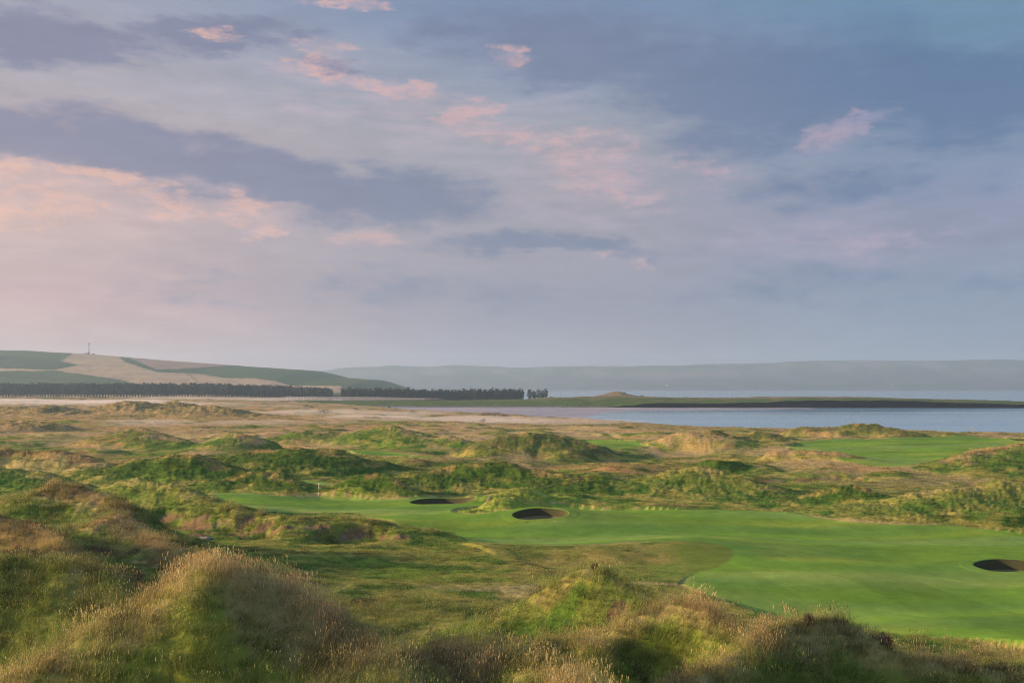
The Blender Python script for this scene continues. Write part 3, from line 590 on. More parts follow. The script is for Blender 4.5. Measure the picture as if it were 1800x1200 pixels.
for (X0, Y0, a, b, dp), (kind, *_), lab in zip(BW, BUNK, BLAB):
    na_ = 96; ang = np.linspace(0, 2*math.pi, na_, endpoint=False)
    wob = 1+.03*np.sin(3*ang+X0)+.02*np.sin(5*ang)
    if kind == 'long': wob = wob*(1-.08*np.exp(-((ang-1.3)/.5)**2))
    def ring(r, drop, terr=None):
        x = X0+np.cos(ang)*a*r*wob; y = Y0+np.sin(ang)*b*r*wob
        T = terrain(x, y, False); return x, y, T[0]-drop, T
    root = bpy.data.objects.new('pot_bunker', None); COL.objects.link(root); root.location = (X0, Y0, Hat(X0, Y0+2*b)); tag(root, lab, 'bunker', 'pot bunkers cut into the turf')
    inv = Vector(root.location)
    def rings(rs, name, mat, lip=False, cap=False):
        V = []; C = []
        for r, dz, flat in rs:
            x, y, z, T = ring(r, 0)
            if flat is not None:
                zc = terrain(np.array([X0]), np.array([Y0]), False)[0][0]; z = z*(1-flat)+zc*flat
            z = z-dz; V.append(np.stack([x-inv.x, y-inv.y, z-inv.z], 1)); C.append(ground_color(x, y, T))
        V = np.vstack(V); C = np.vstack(C); n = len(rs); fs = [(i*na_+j, i*na_+(j+1) % na_, (i+1)*na_+(j+1) % na_, (i+1)*na_+j) for i in range(n-1) for j in range(na_)]
        if cap: fs.append(tuple((n-1)*na_+j for j in range(na_)))
        o = mesh_obj(name, V, fs, mat, root)
        if lip: set_attr(o.data, 'col', C); set_attr(o.data, 'rgh', np.full(len(C), .1))
        return o
    rings([(1.42,.05,None),(1.38,.0,None),(1.3,-.005,None),(1.2,-.008,None),(1.1,-.012,None),(1.03,-.015,None),(1.0,-.01,None),(.985,.03,None)], 'turf_lip', M_ground, True)
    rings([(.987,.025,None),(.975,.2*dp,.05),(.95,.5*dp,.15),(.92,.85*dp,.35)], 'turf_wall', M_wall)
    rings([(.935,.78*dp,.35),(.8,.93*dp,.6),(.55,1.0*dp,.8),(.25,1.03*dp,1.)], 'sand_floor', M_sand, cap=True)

# ------------------------------------------------------------------ flagsticks
M_white = simple('white_paint', (.8,.8,.78), .45, .03); M_red = simple('red_cloth', (.62,.03,.05), .7, .1); M_pole = simple('dark_pole', (.06,.05,.045), .4, .1); M_wcloth = simple('white_cloth', (.8,.8,.8), .8, .04)
def tube(r0, r1, z0, z1, x0=0, y0=0, x1=None, y1=None, n=10):
    x1 = x0 if x1 is None else x1; y1 = y0 if y1 is None else y1; V = []; 
    for (x, y, z, r) in ((x0, y0, z0, r0), (x1, y1, z1, r1)):
        V += [(x+r*math.cos(k*math.tau/n), y+r*math.sin(k*math.tau/n), z) for k in range(n)]
    return V, [(k, (k+1) % n, n+(k+1) % n, n+k) for k in range(n)]+[tuple(range(n-1, -1, -1)), tuple(range(n, 2*n))]
def joinp(parts):
    V = []; Fc = []
    for v, f in parts: o = len(V); V += list(v); Fc += [tuple(i+o for i in q) for q in f]
    return V, Fc
def flagstick(u, v, Y, hgt, fl, lab, z=None, k=1.):
    X = (u-900)/F*Y; z = Hat(X, Y); root = bpy.data.objects.new('flagstick', None); COL.objects.link(root); root.location = (X, Y, z)
    tag(root, lab, 'flagstick', 'flagsticks standing on the greens')
    r = .016*k
    mesh_obj('pole', *tube(r, r, -.1, hgt), M_pole, root)
    mesh_obj('pole_band', *tube(r*1.25, r*1.25, hgt*.33, hgt*.51), M_white, root); mesh_obj('pole_band', *tube(r*1.25, r*1.25, hgt*.68, hgt*1.01), M_white, root)
    # limp flag: hangs in folds down the pole
    def cloth(z0, z1, w0, w1, mat, nm):
        V = []; Fc = []; nu, nv = 14, 6
        for th in (0, .008):
            for j in range(nv+1):
                t = j/nv; zz = z0+(z1-z0)*t; w = w0+(w1-w0)*t
                for i in range(nu+1):
                    s = i/nu; V.append((r+w*s*(.75+.25*math.cos(3*s)), .05*k*math.sin(s*11+t*2)*s+th, zz-.10*s*s))
        m = (nu+1)*(nv+1)
        for j in range(nv):
            for i in range(nu):
                q = j*(nu+1)+i; Fc += [(q, q+1, q+nu+2, q+nu+1), (m+q, m+q+nu+1, m+q+nu+2, m+q+1)]
        for i in range(nu): Fc.append((i, m+i, m+i+1, i+1)); q = nv*(nu+1)+i; Fc.append((q, q+1, m+q+1, m+q))
        for j in range(nv): q = j*(nu+1); Fc.append((q, q+nu+1, m+q+nu+1, m+q)); q += nu; Fc.append((q, m+q, m+q+nu+1, q+nu+1))
        return mesh_obj(nm, V, Fc, mat, root)
    f = cloth(hgt*.90, hgt*.82, fl, fl*1.1, M_red, 'flag'); g = cloth(hgt*.82, hgt*.70, fl*1.1, fl*.8, M_wcloth, 'flag_stripe'); h = cloth(hgt*.985, hgt*.90, fl*.7, fl, M_wcloth, 'flag_stripe'); g.parent = f; h.parent = f
    cup = mesh_obj('hole_cup', *tube(.06, .06, -.12, .006, n=16), M_white, root)
flagstick(560.5, 887, 126, 2.3, .32, 'banded flagstick with a limp red and white flag on the near green', k=1.8)
flagstick(1709, 768, 268, 2.3, .40, 'distant flagstick with a small red and white flag against the bay', k=1.6)

# ------------------------------------------------------------------ shrubs
def leaf_mat(name, a, b, tr=.25):
    m, nt, p, out = newmat(name); at = nn(nt, 'ShaderNodeAttribute', attribute_name='lf'); geo = nn(nt, 'ShaderNodeNewGeometry')
    nz = nn(nt, 'ShaderNodeTexNoise', i_Scale=1.5, i_Detail=3); nt.links.new(geo.outputs['Position'], nz.inputs['Vector'])
    ad = nn(nt, 'ShaderNodeMath', operation='MULTIPLY_ADD'); ad.inputs[1].default_value = .6; nt.links.new(at.outputs['Fac'], ad.inputs[0]); 
    m2 = nn(nt, 'ShaderNodeMath', operation='MULTIPLY_ADD'); m2.inputs[1].default_value = 1.2; m2.inputs[2].default_value = -.35; nt.links.new(nz.outputs[0], m2.inputs[0]); nt.links.new(m2.outputs[0], ad.inputs[2])
    c = mixc(nt, ad.outputs[0], a, b); nt.links.new(c, p.inputs['Base Color']); p.inputs['Roughness'].default_value = .8; p.inputs['Specular IOR Level'].default_value = .2
    return m
M_heath = leaf_mat('heather_leaves', (.07,.05,.03), (.24,.13,.075)); M_gorse = leaf_mat('gorse_leaves', (.022,.04,.016), (.07,.09,.03)); M_pine = leaf_mat('pine_needles', (.018,.034,.02), (.045,.065,.03)); M_sprig = leaf_mat('sprig_leaves', (.05,.07,.035), (.15,.15,.06))
M_twig = simple('twigs', (.09,.06,.045), .9, .3); M_bark = simple('pine_bark', (.05,.04,.035), .9, .3)
def leaf_cloud(blobs, n, ls, r, spiky=0):
    V = []; Fc = []; A = []
    tot = sum(b[3]*b[4]*b[5] for b in blobs)**1.0
    for (cx, cy, cz, rx, ry, rz) in blobs:
        for _ in range(int(n*rx*ry*rz/tot)+6):
            d = Vector((r.gauss(0, 1), r.gauss(0, 1), r.gauss(0, 1))).normalized(); q = r.uniform(.5, 1.05)
            p = Vector((cx+d.x*rx*q, cy+d.y*ry*q, cz+d.z*rz*q)); s = ls*r.uniform(.5, 1.3)
            t = Vector((r.gauss(0, 1), r.gauss(0, 1), r.gauss(0, 1)+spiky)).normalized(); b = t.orthogonal().normalized(); i = len(V)
            w = .25 if spiky else .6; V += [p-b*s*w, p+t*s, p+b*s*w, p-t*s*.7]; Fc.append((i, i+1, i+2, i+3)); A += [r.random()]*4
    return V, Fc, A
def leafy(name, blobs, n, ls, r, mat, parent, spiky=0):
    V, Fc, A = leaf_cloud(blobs, n, ls, r, spiky); o = mesh_obj(name, V, Fc, mat, parent, False); set_attr(o.data, 'lf', np.array(A)); return o
def shrub(u, v, Y, w, h, mat, lab, n=900, name='shrub', spiky=0, grp=None, seed=0, zoff=0, cat='shrub', headl=False):
    X = (u-900)/F*Y; z = (head_at if headl else Hat)(X, Y); r = random.Random(seed+int(u)); root = bpy.data.objects.new(name, None); COL.objects.link(root); root.location = (X, Y, z+zoff); tag(root, lab, cat, grp)
    bl = []
    for k in range(7): a = r.uniform(0, math.tau); q = r.uniform(.1, .6)*w/2; s = r.uniform(.3, .55); bl.append((q*math.cos(a)*1.3, q*math.sin(a), h*r.uniform(.3, .6), w*s*.5, w*s*.45, h*r.uniform(.3, .45)))
    leafy('foliage', bl, n, max(.05, min(w, h)*.07), r, mat, root, spiky)
    st = []
    for k in range(6):
        a = r.uniform(0, math.tau); st.append(tube(.03*h, .012*h, -.05, h*r.uniform(.6, .85), 0, 0, .35*w*math.cos(a), .35*w*math.sin(a), 5))
    mesh_obj('stems', *joinp(st), M_twig, root); return root
shrub(185,1000,53,3.4,1.1,M_heath,'dark brown bramble thicket behind the green bump at left',5000,spiky=.5,name='bramble_bush')
shrub(228,1012,52,1.6,.8,M_heath,'small brown bramble clump at the right end of the dark thicket',2000,spiky=.5,name='bramble_bush')
shrub(15,905,60.5,3.2,1.1,M_heath,'rusty heather bush at the left edge above the green bump',4000,spiky=.4,name='heather_bush')
shrub(165,930,66,2.6,.8,M_heath,'low rusty bush on the flank below the tall left dune',2600,spiky=.4,name='heather_bush')
shrub(95,852,69.5,2.2,.7,M_heath,'reddish heather clump crowning the tall left dune',2600,spiky=.6,name='heather_bush')
shrub(1543,1100,36.8,.9,.5,M_heath,'dark heather clump on the right shoulder of the near right mound',1500,spiky=1,name='heather_bush')
shrub(1420,1068,36.5,.5,.5,M_heath,'small dark sprig at the top of the near right mound',500,spiky=1.5,name='heather_bush')
shrub(1655,863,124.5,2.6,.8,M_gorse,'dark green gorse bush on top of the dune beyond the fairway',1500,name='gorse_bush')
shrub(638,1045,60,1.7,.22,M_sprig,'flat dark green shrub in the hollow behind the big near dune',1500,name='low_shrub')
shrub(1045,1012,49.8,.4,.3,M_heath,'tiny rusty sprig on the crest of the green near mound',300,spiky=1.5,name='heather_bush')
shrub(980,803,238,0.1+6,1.3,M_gorse,'dark gorse along the right shoulder of the big brown dune',1200,name='gorse_bush')
for i, (u, v, Y, w, h, l) in enumerate([(537,711,900,8,2.2,'pair of dark gorse specks on the plain, left one'),(545,713,880,9,2.0,'pair of dark gorse specks on the plain, right one'),(570,726,560,9,3.2,'round grey gorse bush standing in the mist'),(625,717,720,7,2.0,'dark gorse bush on the plain above the wisps of mist'),(672,727,560,5,1.4,'small faint gorse bush at the edge of the mist'),(725,723,640,7,2.2,'dark gorse bush halfway along the shore plain'),(848,737,460,4,2.3,'single dark gorse bush below the hedge-like row'),(848,726,650,10,2.2,'short dark gorse at the left end of the shore row'),(868,728,640,12,3,'tallest dark gorse in the shore row'),(886,728,640,9,2.4,'dark gorse at the right end of the shore row')]):
    shrub(u, v, Y, w, h, M_gorse, l, 500, 'gorse_bush', grp='gorse bushes on the plain')
for i, (u, Y, w, h, l) in enumerate([(968,1470,9,4,'dark bush just right of the last pines'),(1031,1450,10,3,'dark bush at the left foot of the knoll'),(1098,1400,7,3,'dark bush on the front face of the knoll'),(1128,1440,6,5,'upright bush at the right foot of the knoll'),(1196,1430,9,3,'low bush on the headland right of the knoll'),(1207,1440,11,5,'rounder, taller bush on the headland skyline')]):
    shrub(u, 0, Y, w, h, M_gorse, l, 400, 'headland_bush', grp='bushes on the headland', headl=True, cat='bush')
# weed sprigs and dead stalks by the right near mound
def sprig(u, Y, h, lab, n=7, mat=None, seed=1, name='wild_plant'):
    r = random.Random(seed); X = (u-900)/F*Y; root = bpy.data.objects.new(name, None); COL.objects.link(root); root.location = (X, Y, Hat(X, Y)-.03); tag(root, lab, 'plant')
    st = []; bl = []
    for k in range(n):
        a = r.uniform(0, math.tau); q = r.uniform(.05, .45)*h; hh = h*r.uniform(.6, 1); x, y = q*math.cos(a)*1.6, q*math.sin(a); st.append(tube(.012, .005, 0, hh, x*.4, y*.4, x, y, 5))
        for m in range(8): t = .35+.65*m/7; bl.append((x*(.4+.6*t), y*(.4+.6*t), hh*t, .035, .035, .04))
    mesh_obj('stem', *joinp(st), M_twig, root); leafy('leaves', bl, 60*n, .045, r, mat or M_sprig, root, .8)
sprig(1608,36.5,.75,'spiky dark heather bush standing out before the fairway, left half',16,M_heath,3,'heather_bush'); sprig(1632,36.8,.85,'spiky dark heather bush standing out before the fairway, right half',16,M_heath,4,'heather_bush')
sprig(1746,33,.85,'tall single dock stalk near the lower right corner',3,M_heath,5); sprig(1560,36.2,.5,'short dark sprig between the near right mound and the spiky bush',6,M_heath,6)

# pale boulders
M_rock = simple('pale_rock', (.20,.18,.15), .9, .3, 2)
def rock(u, Y, sx_, sy_, sz_, lab, seed=0, z=None):
    r = random.Random(seed); bm = bmesh.new(); bmesh.ops.create_icosphere(bm, subdivisions=3, radius=1)
    for vtx in bm.verts:
        n = vtx.co.normalized(); k = 1+.22*math.sin(3.1*n.x+seed)*math.cos(2.7*n.y+seed*2)+.10*math.sin(7*n.z+5*n.x); vtx.co = Vector((n.x*sx_*k, n.y*sy_*k, n.z*sz_*k))
    me = bpy.data.meshes.new('boulder'); bm.to_mesh(me); bm.free(); me.materials.append(M_rock); o = bpy.data.objects.new('boulder', me); COL.objects.link(o); X = (u-900)/F*Y
    o.location = (X, Y, (Hat(X, Y) if z is None else z)+sz_*.25); tag(o, lab, 'boulder'); return o
rock(363,89.4,.55,.4,.22,'pale flat stone at the lip of the earth scar',1); rock(352,89.8,.35,.3,.2,'smaller pale stone left of the flat one at the scar',2)
for i, (u, Y, l) in enumerate([(1275,1325,'leftmost of the white rocks on the headland shore'),(1284,1327,'middle white rock of three on the headland shore'),(1292,1325,'rightmost of the three white rocks on the headland shore'),(1573,1318,'lone white rock below the right end of the headland')]):
    rock(u, Y, 1.7, 1.2, 1.0, l, 5+i, head_at((u-900)/F*Y, Y))

# ------------------------------------------------------------------ pines
def pine_parts(seed):
    r = random.Random(seed); H = 18*r.uniform(.95, 1.05); lean = r.uniform(-.8, .8)
    tr = [tube(.32, .16, -1, H*.8, 0, 0, lean, 0, 6)]; bl = []
    for k in range(9):
        a = r.uniform(0, math.tau); zz = H*r.uniform(.28, .9); q = r.uniform(.6, 2.9)*(1.15-.4*zz/H); x, y = lean*zz/H+q*math.cos(a), q*math.sin(a)
        tr.append(tube(.1, .05, zz-1.2, zz, lean*zz/H, 0, x, y, 4)); bl.append((x, y, zz, 1.7*r.uniform(.8, 1.2), 1.7, 1.1*r.uniform(.8, 1.3)))
    bl.append((lean*.9, 0, H*.93, 1.9, 1.9, 1.0)); bl.append((lean*.7, 0, H*.66, 2.6, 2.6, 5.0)); bl.append((lean*.5, 0, H*.42, 2.4, 2.4, 3.6)); bl.append((lean*.3, 0, H*.27, 2.0, 2.0, 2.6))
    return joinp(tr), bl, r
PV = []
for s in range(6):
    tr, bl, r = pine_parts(100+s); V, Fc, A = leaf_cloud(bl, 420, .75, r)
    mt = bpy.data.meshes.new('trunk'); mt.from_pydata(tr[0], [], tr[1]); mt.materials.append(M_bark)
    mc = bpy.data.meshes.new('crown'); mc.from_pydata(V, [], Fc); mc.materials.append(M_pine); set_attr(mc, 'lf', np.array(A)); PV.append((mt, mc, (V, Fc, A), tr))
def pine(x, y, z, s, lab, grp, k, wd=1.):
    root = bpy.data.objects.new('pine_tree', None); COL.objects.link(root); root.location = (x, y, z); root.rotation_euler = (0, 0, random.uniform(0, 6.28)); root.scale = (s*wd*random.uniform(.9, 1.1), s*wd, s*random.uniform(.93, 1.05))
    for me in PV[k % 6][:2]: o = bpy.data.objects.new(me.name.split('.')[0], me); COL.objects.link(o); o.parent = root
    tag(root, lab, 'tree', grp)
kk_ = 0
def gz(x, y): return max(Hat(x, y) if coast1(x, y) > 5 else -5, head_at(x, y) if -900 < x < 900 and 1180 < y < 1800 else -5)
def coast1(x, y): return float(coast_d(np.array([float(x)]), np.array([float(y)]))[0])
u = -45.
while u < 585:
    Y = 1600+random.uniform(-12, 12); x = (u-900)/F*Y; pine(x, Y, gz(x, Y), 1.12*random.uniform(.86, 1.07), 'dark pine in the long left belt of trees below the hill', 'pines of the left belt', kk_); kk_ += 1; u += random.uniform(4.0, 5.4)
for yb, n in ((1500, 75), (1515, 66)):
    for i in range(n):
        u = 603+(918-603)*i/(n-1)+random.uniform(-1, 1); Y = yb+random.uniform(-5, 5); x = (u-900)/F*Y; pine(x, Y, gz(x, Y), random.uniform(.96, 1.14), 'dark pine in the nearer right belt of trees by the bay', 'pines of the right belt', kk_); kk_ += 1
for u, l in ((931,'leftmost of the last separate pines at the seaward end'),(939,'second of the last separate pines from the wood'),(946,'third of the last separate pines, in the middle of the clump'),(953,'fourth pine of the detached clump, next to the last'),(959,'very last pine, nearest to the knoll')):
    Y = 1490+random.uniform(-6, 6); x = (u-900)/F*Y; pine(x, Y, gz(x, Y), .92, l, 'pines of the detached clump', kk_, 1.45); kk_ += 1
V = []; Fc = []; A = []; TV = []; TF = []
for u0, u1, yb, st, rows in ((-60, 584, 1618, 5.2, 4), (604, 915, 1530, 5.2, 2)):
    for rr in range(rows):
        u = u0+random.random()*3
        while u < u1:
            Y = yb+rr*15+random.uniform(-5, 5); x = (u-900)/F*Y; z = gz(x, Y); s = random.uniform(.95, 1.1)*(1.12 if yb > 1600 else .97); k = random.randrange(6); a = random.uniform(0, 6.28); ca, sa = math.cos(a), math.sin(a)
            v2, f2, a2 = PV[k][2]; o = len(V); V += [(x+s*(p[0]*ca-p[1]*sa), Y+s*(p[0]*sa+p[1]*ca), z+s*p[2]) for p in v2]; Fc += [tuple(i+o for i in q) for q in f2]; A += a2
            v2, f2 = PV[k][3]; o = len(TV); TV += [(x+s*(p[0]*ca-p[1]*sa), Y+s*(p[0]*sa+p[1]*ca), z+s*p[2]) for p in v2]; TF += [tuple(i+o for i in q) for q in f2]
            u += st*random.uniform(.8, 1.2)
wood = mesh_obj('woodland', V, Fc, M_pine, None, False); set_attr(wood.data, 'lf', np.array(A)); tag(wood, 'mass of dark pine crowns deeper inside the two belts', 'woodland', kind='stuff')
wt = mesh_obj('woodland_trunks', TV, TF, M_bark, wood, False)

# ------------------------------------------------------------------ mast on the hill, house across the firth
M_steel = simple('grey_steel', (.22,.24,.26), .5, .1, 2, .5); M_hut = simple('blue_grey_hut', (.22,.30,.36), .7, .1)
def boxp(x0, x1, y0, y1, z0, z1):
    return [(x0,y0,z0),(x1,y0,z0),(x1,y1,z0),(x0,y1,z0),(x0,y0,z1),(x1,y0,z1),(x1,y1,z1),(x0,y1,z1)], [(3,2,1,0),(4,5,6,7),(0,1,5,4),(1,2,6,5),(2,3,7,6),(3,0,4,7)]
def hill_at(u, Yq=3150):
    i = np.argmin((LX-(u-900)/F*Yq)**2+(LY-Yq)**2); return float(LX[i]), float(LY[i]), float(LZ[i])
mx_, my_, mz_ = hill_at(156.5)
root = bpy.data.objects.new('radio_mast', None); COL.objects.link(root); root.location = (mx_, my_, mz_); tag(root, 'tall grey radio mast with a drum of aerials on the pale hilltop', 'radio mast')
mh = 33.; parts = []
for a in range(3):
    c, s = math.cos(a*2.09), math.sin(a*2.09); parts.append(tube(.5, .35, -2, mh, 1.3*c, 1.3*s, .9*c, .9*s, 6))
    for k in range(12):
        z0 = k*mh/12; c2, s2 = math.cos((a+1)*2.09), math.sin((a+1)*2.09); parts.append(tube(.16, .16, z0, z0+mh/12, 1.25*c, 1.25*s, 1.15*c2, 1.15*s2, 4))
mesh_obj('lattice_tower', *joinp(parts), M_steel, root)
mesh_obj('aerial_drum', *joinp([tube(1.6, 2.6, mh-4, mh-1.5), tube(2.6, 2.6, mh-1.5, mh+1), tube(2.6, 1.2, mh+1, mh+2), tube(.15, .1, mh+2, mh+5)]), M_steel, root)
def house(x, y, z, w, d, h, rh, mw, mr, name, lab, cat):
    root = bpy.data.objects.new(name, None); COL.objects.link(root); root.location = (x, y, z); tag(root, lab, cat)
    mesh_obj('wall', *boxp(-w/2, w/2, -d/2, d/2, -2, h), mw, root, False)
    mesh_obj('roof', [(-w/2-.3,-d/2-.3,h),(w/2+.3,-d/2-.3,h),(w/2+.3,d/2+.3,h),(-w/2-.3,d/2+.3,h),(-w/2-.3,0,h+rh),(w/2+.3,0,h+rh)], [(0,1,5,4),(2,3,4,5),(0,4,3),(1,2,5),(3,2,1,0)], mr, root, False)
    mesh_obj('door', *boxp(-.6, .6, -d/2-.06, -d/2+.02, 0, 2.1), M_steel, root, False)
M_slate = simple('slate_roof', (.09,.09,.10), .7, .1)
house(mx_+.5, my_-6, mz_-.3, 8, 4, 3, 1.2, M_hut, M_slate, 'equipment_hut', 'low blue-grey hut at the foot of the radio mast', 'hut')
hx2, hy2, hz2 = hill_at(165.5); house(hx2, hy2-6, hz2-.2, 6, 4, 2.6, 1., M_slate, M_slate, 'storage_shed', 'small dark shed just right of the mast hut', 'shed')
hx3, hy3, hz3 = hill_at(149.5)
r = random.Random(5); root = bpy.data.objects.new('hill_bush', None); COL.objects.link(root); root.location = (hx3, hy3, hz3); tag(root, 'round dark bush on the hilltop left of the mast', 'bush')
leafy('foliage', [(0,0,2.2,2,2,1.8),(1,0,1.4,1.6,1.6,1.2)], 300, .5, r, M_pine, root); mesh_obj('stems', *tube(.25, .12, -1, 2), M_bark, root)
def far_at(u, Yq):
    i = np.argmin((FX-(u-900)/F*Yq)**2+(FY-Yq)**2); return float(FX[i]), float(FY[i]), float(FZ[i])
a_, b_, c_ = far_at(1173, 8080); M_bright = simple('whitewash', (.5,.5,.5), .6, .02)
house(a_, b_, c_, 15, 9, 8, 4, M_bright, M_bright, 'white_farmhouse', 'tiny white building glinting on the far shore beyond the headland', 'building')
a_, b_, c_ = far_at(1566, 8080); house(a_, b_, c_, 12, 9, 6, 4, M_bright, M_slate, 'white_farmhouse', 'faint white building on the far shore toward the right', 'building')
a_ = (508-900)/F*1560; house(a_, 1560, Hat(a_, 1560), 9, 6, 4, 2.5, M_bright, M_slate, 'white_cottage', 'tiny white cottage at the foot of the left pine belt', 'cottage')

# ------------------------------------------------------------------ air: haze box and ground mist
def vol_mat(name, dens, col, aniso=.0):
    m = bpy.data.materials.new(name); m.use_nodes = True; nt = m.node_tree; nt.nodes.clear(); out = nt.nodes.new('ShaderNodeOutputMaterial'); v = nt.nodes.new('ShaderNodeVolumePrincipled')
    v.inputs['Density'].default_value = dens; v.inputs['Color'].default_value = (*col, 1); v.inputs['Anisotropy'].default_value = aniso; nt.links.new(v.outputs[0], out.inputs['Volume']); m.cycles.homogeneous_volume = True; return m
haze = mesh_obj('haze', *boxp(-10000, 10000, -60, 9700, -6, 330), vol_mat('haze_air', HAZE_D if 'HAZE_D' in globals() else 1.25e-4, (.55,.78,1.0), .2), None, False)
tag(haze, 'thin blue evening haze over land and firth', 'haze', kind='stuff')
def mist(cx, cy, z, rx, ry, rz, dens, lab, seed):
    bm = bmesh.new(); bmesh.ops.create_icosphere(bm, subdivisions=5, radius=1); r = random.Random(seed); ph = [r.uniform(0, 6) for _ in range(6)]
    for v in bm.verts:
        n = v.co.copy(); k = 1+.18*math.sin(4*n.x+ph[0])*math.cos(3*n.y+ph[1])+.1*math.sin(9*n.x+ph[2])+.08*math.sin(13*n.y+ph[3]); top = 1+.35*math.sin(7*n.x+ph[4])+.2*math.sin(17*n.x+ph[5])
        v.co = Vector((n.x*rx*k, n.y*ry*k, n.z*rz*(top if n.z > 0 else 1)))
    me = bpy.data.meshes.new('ground_mist'); bm.to_mesh(me); bm.free(); me.materials.append(vol_mat('mist', dens, (1,.97,.95))); o = bpy.data.objects.new('ground_mist', me); COL.objects.link(o); o.location = (cx, cy, z); tag(o, lab, 'mist', kind='stuff')
mist(-500,960,8.6,230,210,3.0,.008,'broad white bank of mist before the left pines',1)
mist(-250,820,8.8,90,35,1.8,.004,'thin low streak of mist right of the far left dunes',8)
mist(-330,1350,8.6,230,90,2.5,.003,'thin mist at the foot of the pines by the gap',2)
mist(-55,470,9.0,75,40,1.6,.012,'long wisp of mist lying across the plain',3)
mist(-115,560,9.2,90,50,2.2,.008,'second wisp of mist behind the long one',4)
mist(-120,395,10.0,60,24,1.2,.010,'faint nearest streak of mist on the plain at left',5)
mist(20,440,9.2,40,20,1.2,.010,'short wisp at the seaward end of the mist',6)

# ------------------------------------------------------------------ sky
W = bpy.data.worlds.new('World'); S.world = W; W.use_nodes = True; nt = W.node_tree; bg = nt.nodes['Background']; LK = nt.links.new
def math_(op, a, b=None, c=None, clamp=False):
    n = nt.nodes.new('ShaderNodeMath'); n.operation = op; n.use_clamp = clamp
    for s, v in zip(n.inputs, (a, b, c)):
        if v is None: continue
        if isinstance(v, (int, float)): s.default_value = v
        else: LK(v, s)
    return n.outputs[0]
tc = nt.nodes.new('ShaderNodeTexCoord'); sp = nt.nodes.new('ShaderNodeSeparateXYZ'); LK(tc.outputs['Generated'], sp.inputs[0])
X_, Y_, Z_ = sp.outputs
az = math_('ARCTAN2', X_, Y_); hyp = math_('SQRT', math_('ADD', math_('MULTIPLY', X_, X_), math_('MULTIPLY', Y_, Y_))); E = math_('DIVIDE', Z_, math_('MAXIMUM', hyp, .02))
cb = nt.nodes.new('ShaderNodeCombineXYZ'); LK(az, cb.inputs[0]); LK(E, cb.inputs[1])
def noise(scale, sx_, sy_, det=6, rough=.55, rot=0, off=(0, 0, 0), dist=0., vec=None):
    mp = nt.nodes.new('ShaderNodeMapping'); mp.inputs['Scale'].default_value = (sx_, sy_, 1); mp.inputs['Rotation'].default_value = (0, 0, rot); mp.inputs['Location'].default_value = off; LK(vec or cb.outputs[0], mp.inputs[0])
    n = nt.nodes.new('ShaderNodeTexNoise'); n.inputs['Scale'].default_value = scale; n.inputs['Detail'].default_value = det; n.inputs['Roughness'].default_value = rough; n.inputs['Distortion'].default_value = dist; LK(mp.outputs[0], n.inputs['Vector']); return n
w1 = noise(1, 9, 26, 5, .6); va = nt.nodes.new('ShaderNodeVectorMath'); va.operation = 'SUBTRACT'; LK(w1.outputs['Color'], va.inputs[0]); va.inputs[1].default_value = (.5, .5, .5)
vm = nt.nodes.new('ShaderNodeVectorMath'); vm.operation = 'MULTIPLY'; LK(va.outputs[0], vm.inputs[0]); vm.inputs[1].default_value = (.14, .055, 0)
w2 = noise(1, 38, 110, 5, .65, off=(4, 4, 0)); vb = nt.nodes.new('ShaderNodeVectorMath'); vb.operation = 'MULTIPLY_ADD'; LK(w2.outputs['Color'], vb.inputs[0]); vb.inputs[1].default_value = (.05, .014, 0); LK(vm.outputs[0], vb.inputs[2])
vw = nt.nodes.new('ShaderNodeVectorMath'); vw.operation = 'ADD'; LK(cb.outputs[0], vw.inputs[0]); LK(vb.outputs[0], vw.inputs[1])
def ell(u, v, ru, rv, rot=0):
    a0 = math.atan((u-900)/F); e0 = (HZ-v)/F*math.cos(a0)
    mp = nt.nodes.new('ShaderNodeMapping'); mp.vector_type = 'TEXTURE'; mp.inputs['Location'].default_value = (a0, e0, 0); mp.inputs['Rotation'].default_value = (0, 0, -math.radians(rot)); mp.inputs['Scale'].default_value = (ru/F*math.cos(a0)**2, rv/F, 1)
    LK(vw.outputs[0], mp.inputs[0]); g = nt.nodes.new('ShaderNodeTexGradient'); g.gradient_type = 'SPHERICAL'; LK(mp.outputs[0], g.inputs[0]); return g.outputs['Fac']
def smst(x, a, b):
    n = nt.nodes.new('ShaderNodeMapRange'); n.interpolation_type = 'SMOOTHSTEP'; LK(x, n.inputs[0]); n.inputs[1].default_value = a; n.inputs[2].default_value = b; return n.outputs[0]
def summ(l):
    r = l[0]
    for q in l[1:]: r = math_('MAXIMUM', r, q)
    return r
def ramp(stops):
    n = nt.nodes.new('ShaderNodeValToRGB'); n.color_ramp.interpolation = 'EASE'; LK(math_('MULTIPLY', E, 2.2), n.inputs[0]); e = n.color_ramp.elements
    st = sorted(((HZ-v)/F*2.2, c) for v, c in stops)
    while len(e) < len(st): e.new(.5)
    for el, (p, c) in zip(e, st): el.position = max(0, min(1, p)); el.color = (*lin(c), 1)
    return n.outputs[0]
RL = ramp([(684,(226,170,164)),(560,(214,168,168)),(430,(202,176,177)),(300,(200,178,180)),(150,(180,174,182)),(20,(165,170,188)),(-100,(150,165,190))])
RC = ramp([(684,(166,160,178)),(560,(156,154,174)),(400,(166,162,174)),(250,(166,168,178)),(120,(150,162,184)),(20,(124,146,178)),(-100,(115,145,180))])
RR = ramp([(684,(136,160,188)),(560,(136,155,182)),(420,(145,152,180)),(250,(125,148,176)),(100,(98,134,168)),(0,(108,148,176)),(-100,(115,155,185))])
def mix(f, a, b, mode='MIX'): return mixc(nt, f, a, b, mode)
tL = smst(az, -.48, .02); tR = smst(az, .02, .42)
base = mix(tR, mix(tL, RL, RC), RR)
